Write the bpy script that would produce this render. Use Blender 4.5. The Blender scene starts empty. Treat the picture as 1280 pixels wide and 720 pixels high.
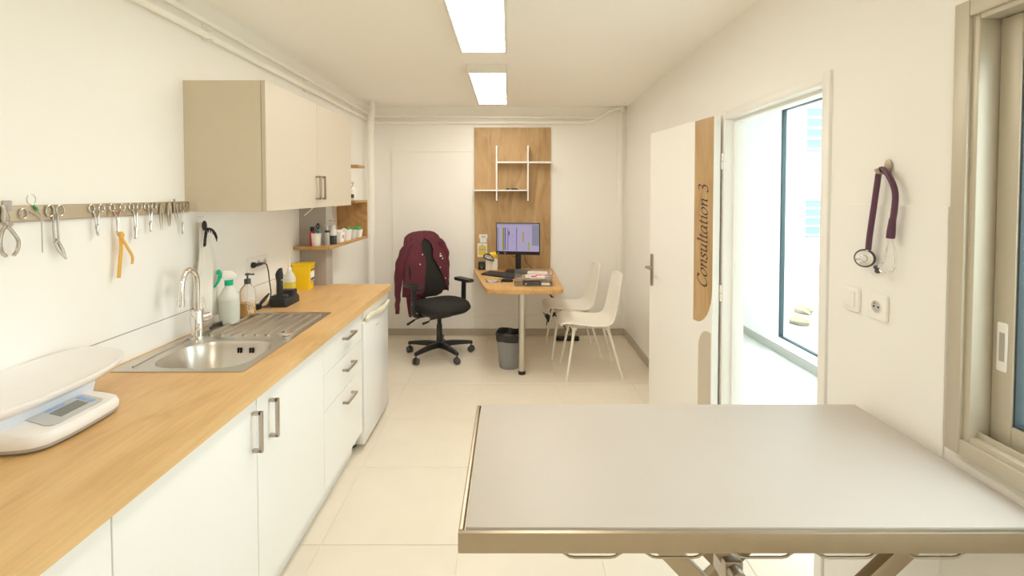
import bpy, bmesh, math, random
from mathutils import Vector, Matrix
random.seed(7)
PI = math.pi
SC = bpy.context.scene
COL = SC.collection

# ------------------------------------------------------------------ camera
cam_d = bpy.data.cameras.new('camera')
cam_d.sensor_width = 36.0
cam_d.lens = 36.0 * 610 / 1280
cam_d.shift_x = 4 / 1280
cam_d.shift_y = -101 / 1280
cam_d.clip_start = 0.02
cam = bpy.data.objects.new('camera', cam_d)
cam.location = (0, 0, 1.55)
cam.rotation_euler = (math.radians(90 - 1.6), 0, 0)
COL.objects.link(cam)
SC.camera = cam

# ------------------------------------------------------------------ world: bright overcast sky
W = bpy.data.worlds.new('overcast_sky')
SC.world = W
W.use_nodes = True
bg = W.node_tree.nodes['Background']
bg.inputs['Color'].default_value = (0.86, 0.94, 1.0, 1)
bg.inputs['Strength'].default_value = 3.8
LAMP_STRENGTH = 10.0
LAMP_COLOR = (1.0, 0.945, 0.85)

vs = SC.view_settings
vs.view_transform = 'Standard'
vs.look = 'None'
vs.gamma = 1.0
vs.use_curve_mapping = False
vs.exposure = 0.64
SC.cycles.max_bounces = 24
SC.cycles.diffuse_bounces = 14
SC.cycles.transmission_bounces = 14

# ------------------------------------------------------------------ materials
MATS = {}
def principled(name):
    m = bpy.data.materials.new(name); m.use_nodes = True
    nt = m.node_tree
    return m, nt, nt.nodes['Principled BSDF']

def mat(name, col, rough=0.5, metal=0.0, var=0.03, nscale=8.0, bump=0.0, bscale=200.0, trans=0.0,
        emit=None, estr=0.0, alpha=1.0, coat=0.0, ior=1.45, spec=0.5):
    if name in MATS: return MATS[name]
    m, nt, b = principled(name)
    N, L = nt.nodes, nt.links
    tc = N.new('ShaderNodeTexCoord')
    nz = N.new('ShaderNodeTexNoise'); nz.inputs['Scale'].default_value = nscale; nz.inputs['Detail'].default_value = 3
    L.new(tc.outputs['Object'], nz.inputs['Vector'])
    mx = N.new('ShaderNodeMix'); mx.data_type = 'RGBA'
    a = [max(0, c * (1 - var)) for c in col]; bcol = [min(1, c * (1 + var)) for c in col]
    mx.inputs['A'].default_value = (*a, 1); mx.inputs['B'].default_value = (*bcol, 1)
    L.new(nz.outputs['Fac'], mx.inputs['Factor'])
    L.new(mx.outputs['Result'], b.inputs['Base Color'])
    b.inputs['Roughness'].default_value = rough
    b.inputs['Metallic'].default_value = metal
    b.inputs['IOR'].default_value = ior
    b.inputs['Specular IOR Level'].default_value = spec
    b.inputs['Transmission Weight'].default_value = trans
    b.inputs['Alpha'].default_value = alpha
    b.inputs['Coat Weight'].default_value = coat
    if emit:
        b.inputs['Emission Color'].default_value = (*emit, 1)
        b.inputs['Emission Strength'].default_value = estr
    if bump:
        n2 = N.new('ShaderNodeTexNoise'); n2.inputs['Scale'].default_value = bscale
        L.new(tc.outputs['Object'], n2.inputs['Vector'])
        bp = N.new('ShaderNodeBump'); bp.inputs['Strength'].default_value = bump; bp.inputs['Distance'].default_value = 0.002
        L.new(n2.outputs['Fac'], bp.inputs['Height']); L.new(bp.outputs['Normal'], b.inputs['Normal'])
    MATS[name] = m
    return m

def wood(name, axis, light, mid, dark, rough=0.45, k=1.0):
    m, nt, b = principled(name)
    N, L = nt.nodes, nt.links
    tc = N.new('ShaderNodeTexCoord')
    mp = N.new('ShaderNodeMapping')
    s = [5.0 * k] * 3; s[axis] = 1.3 * k
    mp.inputs['Scale'].default_value = s
    L.new(tc.outputs['Object'], mp.inputs['Vector'])
    n1 = N.new('ShaderNodeTexNoise'); n1.inputs['Scale'].default_value = 1.2; n1.inputs['Detail'].default_value = 6
    n1.inputs['Distortion'].default_value = 1.6
    L.new(mp.outputs['Vector'], n1.inputs['Vector'])
    r1 = N.new('ShaderNodeValToRGB')
    r1.color_ramp.elements[0].position = 0.28; r1.color_ramp.elements[0].color = (*dark, 1)
    r1.color_ramp.elements[1].position = 0.72; r1.color_ramp.elements[1].color = (*light, 1)
    e = r1.color_ramp.elements.new(0.46); e.color = (*mid, 1)
    L.new(n1.outputs['Fac'], r1.inputs['Fac'])
    mp2 = N.new('ShaderNodeMapping')
    s2 = [70.0 * k] * 3; s2[axis] = 6.0 * k
    mp2.inputs['Scale'].default_value = s2
    L.new(tc.outputs['Object'], mp2.inputs['Vector'])
    n2 = N.new('ShaderNodeTexNoise'); n2.inputs['Scale'].default_value = 1.0; n2.inputs['Detail'].default_value = 4
    L.new(mp2.outputs['Vector'], n2.inputs['Vector'])
    r2 = N.new('ShaderNodeValToRGB')
    r2.color_ramp.elements[0].position = 0.35; r2.color_ramp.elements[0].color = (0.90, 0.87, 0.82, 1)
    r2.color_ramp.elements[1].position = 0.6; r2.color_ramp.elements[1].color = (1, 1, 1, 1)
    L.new(n2.outputs['Fac'], r2.inputs['Fac'])
    mx = N.new('ShaderNodeMix'); mx.data_type = 'RGBA'; mx.blend_type = 'MULTIPLY'; mx.inputs['Factor'].default_value = 0.8
    L.new(r1.outputs['Color'], mx.inputs['A']); L.new(r2.outputs['Color'], mx.inputs['B'])
    L.new(mx.outputs['Result'], b.inputs['Base Color'])
    b.inputs['Roughness'].default_value = rough
    bp = N.new('ShaderNodeBump'); bp.inputs['Strength'].default_value = 0.08; bp.inputs['Distance'].default_value = 0.001
    L.new(n2.outputs['Fac'], bp.inputs['Height']); L.new(bp.outputs['Normal'], b.inputs['Normal'])
    MATS[name] = m
    return m

def pane_glass(name, tint=(0.97, 1.0, 0.985), refl=0.04):
    m = bpy.data.materials.new(name); m.use_nodes = True
    nt = m.node_tree; N, L = nt.nodes, nt.links
    N.remove(N['Principled BSDF'])
    t = N.new('ShaderNodeBsdfTransparent'); t.inputs['Color'].default_value = (*tint, 1)
    g = N.new('ShaderNodeBsdfGlossy'); g.inputs['Roughness'].default_value = 0.02
    mx = N.new('ShaderNodeMixShader'); mx.inputs['Fac'].default_value = refl
    L.new(t.outputs[0], mx.inputs[1]); L.new(g.outputs[0], mx.inputs[2])
    L.new(mx.outputs[0], N['Material Output'].inputs['Surface'])
    MATS[name] = m
    return m

wall_m = mat('wall_paint', (0.905, 0.893, 0.86), 0.55, var=0.012, nscale=2.0, bump=0.05, bscale=260)
panel_m = mat('wall_panel_white', (0.90, 0.893, 0.87), 0.35, var=0.01, nscale=2.0)
ceil_m = mat('ceiling_paint', (0.95, 0.93, 0.88), 0.6, var=0.012, nscale=1.5, bump=0.03, bscale=200)
pipe_m = mat('pipe_paint', (0.92, 0.905, 0.86), 0.4, var=0.015)
tile_m = mat('floor_tile', (0.80, 0.735, 0.625), 0.32, var=0.05, nscale=5.0, bump=0.03, bscale=120)
grout_m = mat('grout', (0.80, 0.75, 0.66), 0.8)
base_m = mat('skirting_tile', (0.50, 0.45, 0.37), 0.4, var=0.06, nscale=9)
lacq_m = mat('white_lacquer', (0.86, 0.86, 0.84), 0.28, var=0.008)
white_m = mat('white_plastic', (0.89, 0.88, 0.85), 0.35, var=0.01)
shell_m = mat('chair_plastic', (0.85, 0.82, 0.75), 0.38, var=0.01)
scale_m = mat('scale_plastic', (0.83, 0.81, 0.80), 0.28, var=0.01)
beige_m = mat('beige_laminate_lightened', (0.66, 0.58, 0.45), 0.45, var=0.015, nscale=30)  # cabinet side: same laminate as its doors, lightened against the weak light there
beigef_m = mat('beige_laminate_darkened', (0.60, 0.53, 0.43), 0.42, var=0.015, nscale=30)  # same laminate on the cabinet doors, darkened to offset the strong lamp light
grey_m = mat('grey_laminate', (0.42, 0.39, 0.36), 0.5, var=0.02)
steel_m = mat('brushed_steel', (0.62, 0.58, 0.52), 0.28, 1.0, var=0.05, nscale=40)
steeld_m = mat('lift_steel', (0.46, 0.39, 0.29), 0.42, 1.0, var=0.04, nscale=30)
chrome_m = mat('chrome', (0.80, 0.79, 0.77), 0.07, 1.0, var=0.01)
tool_m = mat('instrument_steel', (0.58, 0.55, 0.50), 0.2, 1.0, var=0.05)
rail_m = mat('rail_steel', (0.60, 0.51, 0.38), 0.5, 1.0, var=0.05, nscale=25)
handle_m = mat('handle_nickel', (0.50, 0.45, 0.39), 0.34, 1.0, var=0.03)
alu_m = mat('champagne_aluminium', (0.56, 0.51, 0.41), 0.42, 0.25, var=0.02)
mattop_m = mat('table_mat', (0.57, 0.525, 0.48), 0.46, var=0.02, nscale=6, bump=0.02, bscale=500)
black_m = mat('black_plastic', (0.022, 0.022, 0.024), 0.42, var=0.1)
dgrey_m = mat('dark_grey_plastic', (0.07, 0.07, 0.072), 0.45, var=0.08)
fabric_m = mat('black_fabric', (0.021, 0.02, 0.018), 0.85, var=0.25, nscale=120, bump=0.5, bscale=500)
burg_m = mat('burgundy_cloth', (0.115, 0.021, 0.034), 0.8, var=0.25, nscale=14, bump=0.4, bscale=350)
bag_m = mat('black_bag', (0.028, 0.027, 0.025), 0.35, var=0.3, nscale=20)
binp_m = mat('bin_plastic', (0.42, 0.42, 0.42), 0.35, var=0.03, trans=0.35, ior=1.2)
rubber_m = mat('black_rubber', (0.03, 0.03, 0.03), 0.7)
green_m = mat('green_plastic', (0.0, 0.47, 0.26), 0.4)
frost_m = mat('frosted_plastic', (0.86, 0.86, 0.81), 0.4, trans=0.25, var=0.02)
milky_m = mat('milky_liquid', (0.74, 0.76, 0.69), 0.4, trans=0.15, var=0.02)
clear_m = mat('clear_plastic', (0.93, 0.93, 0.90), 0.08, trans=0.94, ior=1.18, var=0.0)
acry_m = mat('acrylic', (0.93, 0.93, 0.92), 0.06, trans=0.92, ior=1.12, var=0.0)
amber_m = mat('amber_liquid', (0.90, 0.56, 0.13), 0.2, trans=0.45, ior=1.2, var=0.03)
yliq_m = mat('yellow_liquid', (0.92, 0.80, 0.12), 0.25, trans=0.35, ior=1.2, var=0.02)
yellow_m = mat('yellow_plastic', (0.90, 0.62, 0.015), 0.4, var=0.02)
band_m = mat('rubber_band', (0.72, 0.42, 0.09), 0.6, var=0.08, nscale=40)
red_m = mat('red_plastic', (0.52, 0.03, 0.06), 0.4)
pink_m = mat('pink_plastic', (0.80, 0.12, 0.20), 0.4)
blue_m = mat('blue_plastic', (0.16, 0.22, 0.55), 0.4)
teal_m = mat('teal_plastic', (0.05, 0.42, 0.45), 0.4)
lgreen_m = mat('green_wrap', (0.05, 0.42, 0.12), 0.45)
lime_m = mat('lime_print', (0.42, 0.55, 0.04), 0.5)
paper_m = mat('paper', (0.86, 0.85, 0.81), 0.7)
lens_m = mat('clear_cover', (0.90, 0.90, 0.88), 0.1)
cloth_m = mat('white_cloth', (0.85, 0.82, 0.76), 0.9, var=0.03, bump=0.3, bscale=400)
purple_m = mat('plum_tubing', (0.115, 0.045, 0.085), 0.35, var=0.05)
ink_m = mat('dark_ink', (0.055, 0.035, 0.028), 0.6)
lcd_m = mat('lcd_grey', (0.23, 0.23, 0.21), 0.2)
lpanel_m = mat('grey_panel', (0.55, 0.55, 0.55), 0.35)
lblue_m = mat('light_blue_print', (0.25, 0.42, 0.75), 0.4)
stone_m = mat('stone', (0.36, 0.28, 0.19), 0.8, var=0.2, nscale=10)
render_m = mat('outdoor_render', (0.74, 0.74, 0.73), 0.8, var=0.04, nscale=3, bump=0.8, bscale=40)
leaf_m = mat('hedge_leaf', (0.16, 0.40, 0.11), 0.5, var=0.5, nscale=3)
ground_m = mat('outdoor_ground', (0.42, 0.41, 0.38), 0.9, var=0.1)
void_m = mat('dark_void', (0.02, 0.02, 0.02), 0.8)
frameg_m = mat('dark_window_gasket', (0.05, 0.07, 0.08), 0.5)
lampbody_m = mat('lamp_housing', (0.82, 0.80, 0.74), 0.45)
diff_m = mat('lamp_diffuser', (0.9, 0.9, 0.88), 0.5, emit=LAMP_COLOR, estr=LAMP_STRENGTH)
corr_m = mat('corridor_paint', (0.89, 0.88, 0.86), 0.5, var=0.01)
corrf_m = mat('corridor_floor', (0.78, 0.77, 0.74), 0.35, var=0.02)
oak_y = wood('oak_along_y', 1, (0.74, 0.50, 0.235), (0.68, 0.435, 0.19), (0.56, 0.33, 0.135), 0.42)
oak_z = wood('oak_along_z', 2, (0.58, 0.40, 0.215), (0.50, 0.325, 0.155), (0.38, 0.23, 0.10), 0.5)
oak_d = wood('oak_desk', 1, (0.70, 0.435, 0.18), (0.62, 0.36, 0.135), (0.50, 0.27, 0.095), 0.4)
oak_s = wood('oak_shelf', 1, (0.58, 0.36, 0.16), (0.48, 0.28, 0.11), (0.34, 0.185, 0.07), 0.5)
glass_m = pane_glass('window_glass')
cglass_m = pane_glass('corridor_glass', (0.95, 1.0, 0.99))

def screen_mat(name, col, s):
    return mat(name, (0.02, 0.02, 0.02), 0.3, emit=col, estr=s)

# ------------------------------------------------------------------ mesh builder
class MB:
    def __init__(self): self.bm = bmesh.new()
    def _xf(self, verts, M):
        if M is not None: bmesh.ops.transform(self.bm, matrix=M, verts=verts)
    def box(self, lo, hi, bev=0.0, seg=2, M=None):
        lo, hi = Vector(lo), Vector(hi)
        tmp = bmesh.new()
        bmesh.ops.create_cube(tmp, size=1.0)
        for v in tmp.verts:
            v.co = Vector((lo[i] + (v.co[i] + 0.5) * (hi[i] - lo[i]) for i in range(3)))
        if bev > 0:
            bmesh.ops.bevel(tmp, geom=tmp.edges[:], offset=bev, segments=seg, profile=0.5, affect='EDGES')
        self._merge(tmp, M); return self
    def _merge(self, tmp, M=None):
        if M is not None: bmesh.ops.transform(tmp, matrix=M, verts=tmp.verts[:])
        me = bpy.data.meshes.new('tmp'); tmp.to_mesh(me); tmp.free()
        self.bm.from_mesh(me); bpy.data.meshes.remove(me)
    def prism(self, poly, a, b, plane='xy', bev=0.0, M=None):
        # poly: 2d points, extruded from a to b along the third axis
        tmp = bmesh.new()
        def P(p, h):
            if plane == 'xy': return (p[0], p[1], h)
            if plane == 'xz': return (p[0], h, p[1])
            return (h, p[0], p[1])
        v0 = [tmp.verts.new(P(p, a)) for p in poly]; v1 = [tmp.verts.new(P(p, b)) for p in poly]
        n = len(poly)
        tmp.faces.new(v0); tmp.faces.new(list(reversed(v1)))
        for i in range(n):
            j = (i + 1) % n
            tmp.faces.new((v0[j], v0[i], v1[i], v1[j]))
        bmesh.ops.recalc_face_normals(tmp, faces=tmp.faces[:])
        if bev > 0:
            ed = [e for e in tmp.edges if all((v in v0) for v in e.verts) or all((v in v1) for v in e.verts)]
            bmesh.ops.bevel(tmp, geom=ed, offset=bev, segments=2, profile=0.5, affect='EDGES')
        self._merge(tmp, M); return self
    def rings(self, loops, cap0=True, cap1=True, closed=True, M=None):
        # loft through equal-length vertex loops
        tmp = bmesh.new()
        R = [[tmp.verts.new(p) for p in lp] for lp in loops]
        n = len(loops[0])
        for a, b in zip(R[:-1], R[1:]):
            for i in range(n if closed else n - 1):
                j = (i + 1) % n
                try: tmp.faces.new((a[i], a[j], b[j], b[i]))
                except ValueError: pass
        if cap0 and closed: tmp.faces.new(list(reversed(R[0])))
        if cap1 and closed: tmp.faces.new(R[-1])
        bmesh.ops.recalc_face_normals(tmp, faces=tmp.faces[:])
        self._merge(tmp, M); return self
    def lathe(self, prof, seg=24, c=(0, 0, 0), M=None, cap0=True, cap1=True):
        loops = [[(c[0] + r * math.cos(2 * PI * i / seg), c[1] + r * math.sin(2 * PI * i / seg), c[2] + z) for i in range(seg)] for r, z in prof]
        return self.rings(loops, cap0, cap1, True, M)
    def cyl(self, p0, p1, r0, r1=None, seg=16, M=None):
        return self.tube([p0, p1], [r0, r0 if r1 is None else r1], seg, M=M)
    def tube(self, pts, r, seg=10, closed=False, M=None, flat=None):
        pts = [Vector(p) for p in pts]; n = len(pts)
        rr = r if isinstance(r, (list, tuple)) else [r] * n
        T = []
        for i in range(n):
            if closed: t = pts[(i + 1) % n] - pts[i - 1]
            else: t = pts[min(i + 1, n - 1)] - pts[max(i - 1, 0)]
            T.append(t.normalized())
        up = Vector((0, 0, 1)) if abs(T[0].z) < 0.9 else Vector((1, 0, 0))
        u = (up - T[0] * up.dot(T[0])).normalized()
        loops = []
        for i in range(n):
            u = (u - T[i] * u.dot(T[i])).normalized()
            w = T[i].cross(u)
            loops.append([pts[i] + u * (rr[i] * math.cos(2 * PI * k / seg)) + w * ((flat or 1.0) * rr[i] * math.sin(2 * PI * k / seg)) for k in range(seg)])
        if closed: loops.append(loops[0])
        return self.rings(loops, not closed, not closed, True, M)
    def ball(self, c, r, seg=12, M=None):
        r = r if isinstance(r, (list, tuple)) else (r, r, r)
        tmp = bmesh.new()
        bmesh.ops.create_uvsphere(tmp, u_segments=seg, v_segments=max(6, seg // 2), radius=1.0)
        for v in tmp.verts: v.co = Vector((c[i] + v.co[i] * r[i] for i in range(3)))
        self._merge(tmp, M); return self
    def sheet(self, grid, M=None):
        tmp = bmesh.new()
        V = [[tmp.verts.new(p) for p in row] for row in grid]
        for a, b in zip(V[:-1], V[1:]):
            for i in range(len(a) - 1): tmp.faces.new((a[i], a[i + 1], b[i + 1], b[i]))
        bmesh.ops.recalc_face_normals(tmp, faces=tmp.faces[:])
        self._merge(tmp, M); return self
    def weld(self, d=1e-5):
        bmesh.ops.remove_doubles(self.bm, verts=self.bm.verts[:], dist=d); return self

RM = {}      # object name -> Matrix of the thing's root
def _props(o, label=None, cat=None, group=None, kind=None):
    if label: o['label'] = label
    if cat: o['category'] = cat
    if group: o['group'] = group
    if kind: o['kind'] = kind
def thing(name, label, cat, loc=(0, 0, 0), rz=0.0, group=None, kind=None):
    o = bpy.data.objects.new(name, None); COL.objects.link(o)
    o.empty_display_size = 0.05
    o.location = loc; o.rotation_euler = (0, 0, rz)
    RM[o.name] = Matrix.Translation(loc) @ Matrix.Rotation(rz, 4, 'Z')
    _props(o, label, cat, group, kind)
    return o
def build(mb, name, m, parent=None, world=False, smooth=35, label=None, cat=None, group=None, kind=None, origin=None, rz=0.0):
    """one mesh object. world=True: vertices were given in world space and are moved into the parent's frame.
    origin (top-level only): vertices are local, object placed at origin."""
    me = bpy.data.meshes.new(name)
    if world and parent is not None:
        bmesh.ops.transform(mb.bm, matrix=RM[parent.name].inverted(), verts=mb.bm.verts[:])
    mb.bm.to_mesh(me); mb.bm.free()
    if isinstance(m, str): m = MATS[m]
    me.materials.append(m)
    if smooth:
        me.polygons.foreach_set('use_smooth', [True] * len(me.polygons))
        me.set_sharp_from_angle(angle=math.radians(smooth))
    o = bpy.data.objects.new(name, me); COL.objects.link(o)
    if parent is not None:
        o.parent = parent; RM[o.name] = RM[parent.name]
    else:
        if origin is not None: o.location = origin
        o.rotation_euler = (0, 0, rz)
        RM[o.name] = Matrix.Translation(origin or (0, 0, 0)) @ Matrix.Rotation(rz, 4, 'Z')
    _props(o, label, cat, group, kind)
    return o
def link_mesh(name, me, parent, loc=(0, 0, 0)):
    o = bpy.data.objects.new(name, me); COL.objects.link(o); o.parent = parent; o.location = loc
    RM[o.name] = RM[parent.name]
    return o
def copy_tree(o, parent=None):
    c = o.copy(); COL.objects.link(c)
    if parent is not None: c.parent = parent
    for ch in list(o.children): copy_tree(ch, c)
    return c
def struct(mb, name, m, label, smooth=30, origin=None, rz=0.0):
    return build(mb, name, m, None, smooth=smooth, label=label, cat=name.split('_')[0], kind='structure', origin=origin, rz=rz)
def spline(pts, n=6, closed=False):
    P = [Vector(p) for p in pts]; out = []
    m = len(P)
    for i in range(m if closed else m - 1):
        if closed: p0, p1, p2, p3 = P[i - 1], P[i], P[(i + 1) % m], P[(i + 2) % m]
        else: p0, p1, p2, p3 = P[max(i - 1, 0)], P[i], P[i + 1], P[min(i + 2, m - 1)]
        for k in range(n):
            t = k / n
            out.append(0.5 * ((2 * p1) + (p2 - p0) * t + (2 * p0 - 5 * p1 + 4 * p2 - p3) * t * t + (3 * p1 - p0 - 3 * p2 + p3) * t ** 3))
    if not closed: out.append(P[-1])
    return out
def rrect(x0, y0, x1, y1, r, n=6):
    """rounded rectangle, r = one radius or four (x0y0, x1y0, x1y1, x0y1)"""
    r = [r] * 4 if not isinstance(r, (list, tuple)) else list(r)
    out = []
    for (cx, cy, a0, q) in ((x0 + r[0], y0 + r[0], PI, r[0]), (x1 - r[1], y0 + r[1], 1.5 * PI, r[1]), (x1 - r[2], y1 - r[2], 0, r[2]), (x0 + r[3], y1 - r[3], 0.5 * PI, r[3])):
        if q < 1e-6: out.append((cx, cy)); continue
        for k in range(n + 1):
            a = a0 + 0.5 * PI * k / n
            out.append((cx + q * math.cos(a), cy + q * math.sin(a)))
    return out
def text_mesh(s, size, M, mname):
    """flat lettering from Blender's own font, returned as an MB"""
    cu = bpy.data.curves.new('lettering', 'FONT'); cu.body = s; cu.size = size; cu.extrude = 0.0002
    cu.align_x = 'CENTER'; cu.align_y = 'CENTER'; cu.resolution_u = 2
    o = bpy.data.objects.new('lettering', cu); COL.objects.link(o)
    bpy.context.view_layer.update()
    me = bpy.data.meshes.new_from_object(o.evaluated_get(bpy.context.evaluated_depsgraph_get()))
    bpy.data.objects.remove(o); bpy.data.curves.remove(cu)
    mb = MB(); mb.bm.from_mesh(me); bpy.data.meshes.remove(me)
    bmesh.ops.transform(mb.bm, matrix=M, verts=mb.bm.verts[:])
    return mb

# ================================================================== THE SETTING
XL, YB, ZC, YF = -1.485, 5.30, 2.485, -2.6
RWX, RWS = 1.144, 0.024                  # right wall: x = RWX + RWS*y
RWA = -math.atan(RWS)
def rw(y, z=0.0): return (RWX + RWS * y, y, z)

# floor: grout bed plus one object per tile
fl = struct(MB().box((XL - 0.1, YF - 0.1, -0.06), (1.30, YB + 0.1, -0.003)), 'floor', grout_m, 'beige tiled floor of the consulting room')
TS, G = 0.611, 0.0035
tile_cache = {}
def tile(parent, x0, y0, x1, y1, m):
    w, d = round(x1 - x0 - G, 4), round(y1 - y0 - G, 4)
    if w < 0.02 or d < 0.02: return
    if (w, d, m.name) not in tile_cache:
        o = build(MB().box((-w / 2, -d / 2, -0.012), (w / 2, d / 2, 0.0), 0.0012, 1), 'floor_tile', m, parent)
        tile_cache[(w, d, m.name)] = o.data
    else:
        o = link_mesh('floor_tile', tile_cache[(w, d, m.name)], parent)
    o.location = ((x0 + x1) / 2, (y0 + y1) / 2, 0)
xs = [XL] + [-0.829 + TS * k for k in range(0, 4)] + [1.29]
ys = [YF] + [2.112 + TS * k for k in range(-7, 6)] + [YB]
ys = sorted(y for y in ys if YF <= y <= YB)
xs = sorted(set([XL] + [x for x in xs if XL < x < 1.29] + [1.29]))
for a, b in zip(xs[:-1], xs[1:]):
    for c, d in zip(ys[:-1], ys[1:]): tile(fl, a, c, b, d, tile_m)

struct(MB().box((XL - 0.1, YF - 0.1, ZC), (1.35, YB + 0.1, ZC + 0.1)), 'ceiling', ceil_m, 'plain off-white ceiling over the consulting room')
wl = struct(MB().box((XL - 0.1, YF, 0), (XL, YB, ZC)), 'wall_left', wall_m, 'white wall behind the long wooden worktop')
build(MB().box((XL + 0.0002, 0.1, 0.9), (XL + 0.006, 3.44, 1.008), 0.0005, 1), 'splash_panel', panel_m, wl)
build(MB().box((XL + 0.0002, 0.1, 1.008), (XL + 0.0045, 3.44, 1.0125)), 'joint_seal', grey_m, wl)
build(MB().box((XL + 0.0002, 0.1, 1.0125), (XL + 0.006, 3.44, 1.464), 0.001, 1), 'splash_panel', panel_m, wl)
wb = struct(MB().box((XL - 0.1, YB, 0), (1.30, YB + 0.1, ZC)), 'wall_back', wall_m, 'off-white wall at the far end behind the desk')
struct(MB().box((XL - 0.1, YF - 0.1, 0), (1.30, YF, ZC)), 'wall_front', wall_m, 'plain white wall on the near side behind the viewer')

# right wall with door and window openings, built in its own frame (local x = 0 is the room face, +x outward)
DY0, DY1, DZ = 1.80, 2.76, 2.005         # door frame outer
WY0, WY1, WZ0, WZ1 = -0.25, 1.245, 0.905, 2.01
TH = 0.085
m = MB()
for lo, hi in (((0, YF, 0), (TH, WY0, ZC)), ((0, WY0, 0), (TH, WY1, WZ0)), ((0, WY0, WZ1), (TH, WY1, ZC)),
               ((0, WY1, 0), (TH, DY0, ZC)), ((0, DY0, DZ), (TH, DY1, ZC)), ((0, DY1, 0), (TH, YB, ZC))):
    m.box(lo, hi)
wr = struct(m, 'wall_right', wall_m, 'off-white wall with the open doorway and window', origin=rw(0), rz=RWA)
build(MB().box((-0.004, 1.30, 0.08), (0, DY0 - 0.004, 1.515), 0.0012, 1), 'wall_panel', panel_m, wr)

# skirting tiles
def skirting(name, label, lo, hi, axis, rz=0, origin=(0, 0, 0)):
    s = struct(MB().box(lo, hi), name, grout_m, label, origin=origin, rz=rz)
    L0, L1 = lo[axis], hi[axis]
    n = max(1, round((L1 - L0) / 0.611)); st = (L1 - L0) / n
    for k in range(n):
        a, b = list(lo), list(hi)
        a[axis] = L0 + k * st + 0.0015; b[axis] = L0 + (k + 1) * st - 0.0015
        o_ax = 1 - axis
        if abs(lo[o_ax]) > abs(hi[o_ax]): pass
        a[2] += 0.002
        if axis == 0: a[1] -= 0.004
        else: a[0] -= 0.004
        b[2] += 0.002
        build(MB().box(a, b, 0.0015, 1), 'skirting_tile', base_m, s)
skirting('baseboard_back', 'grey-beige tile skirting along the far wall', (XL, YB - 0.008, 0), (1.26, YB, 0.074), 0)
skirting('baseboard_right', 'grey-beige tile skirting along the right wall beyond the door', (-0.008, 2.80, 0), (0, YB - 0.02, 0.074), 1, RWA, rw(0))

# flush door in the back wall
d2 = thing('door_2', 'closed flush white door behind the office chair', 'door', (-0.83, YB, 0), kind='structure')
build(MB().box((-1.262, YB - 0.006, 0.076), (-0.402, YB, 1.995), 0.001, 1), 'door_leaf', wall_m, d2, True)
build(MB().box((-1.277, YB - 0.008, 0.076), (-1.266, YB, 2.012), 0.001, 1), 'door_frame', wall_m, d2, True)
build(MB().box((-0.398, YB - 0.008, 0.076), (-0.387, YB, 2.012), 0.001, 1), 'door_frame', wall_m, d2, True)
build(MB().box((-1.264, YB - 0.008, 2.0), (-0.40, YB, 2.012), 0.001, 1), 'door_frame', wall_m, d2, True)

# grey boxed-in pier at the end of the worktop
struct(MB().box((XL, 3.44, 0), (-1.29, 3.56, 1.72), 0.002, 1), 'trim_1', grey_m, 'narrow grey boxed pier between worktop end and wooden shelf')

# ---------------------------------------------------------------- doorway and door leaf
d1 = thing('door_1', 'open white room door lettered Consultation 3 on a wooden strip', 'door', (1.145, 2.73, 0), math.asin(0.139), kind='structure')
LH, LW = 1.985, 0.83
leaf = build(MB().box((0, 0, 0.012), (0.04, LW, LH), 0.0015, 1), 'door_leaf', white_m, d1)
wp = [(0.003, LH - 0.003), (0.205, LH - 0.003), (0.205, 0.79)] + [(0.203 - 0.03 - 0.17 * math.sin(a) + 0.0, 0.79 + 0.17 * (1 - math.cos(a)) * 1.3) for a in [k * PI / 16 for k in range(0, 9)]]
strip = build(MB().prism([(p[0], p[1]) for p in wp], -0.0012, 0.0, 'yz'), 'wood_strip', oak_z, d1, smooth=0)
bp = [(0.01, 0.03), (0.143, 0.03), (0.143, 0.64)] + [(0.143 - 0.10 * (1 - math.cos(a)), 0.64 + 0.12 * math.sin(a)) for a in [k * PI / 16 for k in range(1, 9)]] + [(0.01, 0.76)]
build(MB().prism(bp, -0.0012, 0.0, 'yz'), 'beige_strip', beigef_m, d1, smooth=0)
# lettering drawn with a broad-nib stroke
GL = {
 'C': (0.60, [[(.56, .56), (.46, .67), (.30, .69), (.13, .55), (.05, .32), (.10, .10), (.26, .0), (.42, .03), (.55, .15)], [(.56, .69), (.56, .55)]]),
 'o': (0.46, [[(.24, .45), (.10, .37), (.04, .18), (.13, .01), (.28, .06), (.39, .24), (.36, .40), (.24, .45)]]),
 'n': (0.50, [[(.03, .40), (.10, .45), (.11, .22), (.10, 0)], [(.11, .24), (.22, .41), (.33, .44), (.37, .34), (.36, .08), (.44, .02)]]),
 's': (0.37, [[(.31, .37), (.21, .45), (.09, .38), (.14, .26), (.27, .17), (.27, .04), (.13, -.01), (.03, .08)]]),
 'u': (0.50, [[(.03, .42), (.10, .45), (.10, .14), (.16, .01), (.28, .07), (.37, .24)], [(.37, .45), (.37, .08), (.45, .02)]]),
 'l': (0.24, [[(.04, .68), (.11, .71), (.11, .08), (.19, .01)]]),
 't': (0.30, [[(.13, .58), (.12, .10), (.18, .0), (.27, .06)], [(.01, .43), (.27, .43)]]),
 'a': (0.49, [[(.36, .41), (.23, .45), (.08, .34), (.04, .14), (.12, .0), (.25, .08), (.36, .30)], [(.38, .45), (.36, .08), (.45, .02)]]),
 'i': (0.24, [[(.03, .41), (.11, .45), (.11, .08), (.19, .01)], [(.10, .60), (.15, .63)]]),
 '3': (0.46, [[(.07, .60), (.19, .69), (.34, .62), (.31, .46), (.17, .38)], [(.17, .38), (.36, .31), (.37, .10), (.20, -.02), (.03, .06)]]),
}
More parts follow.
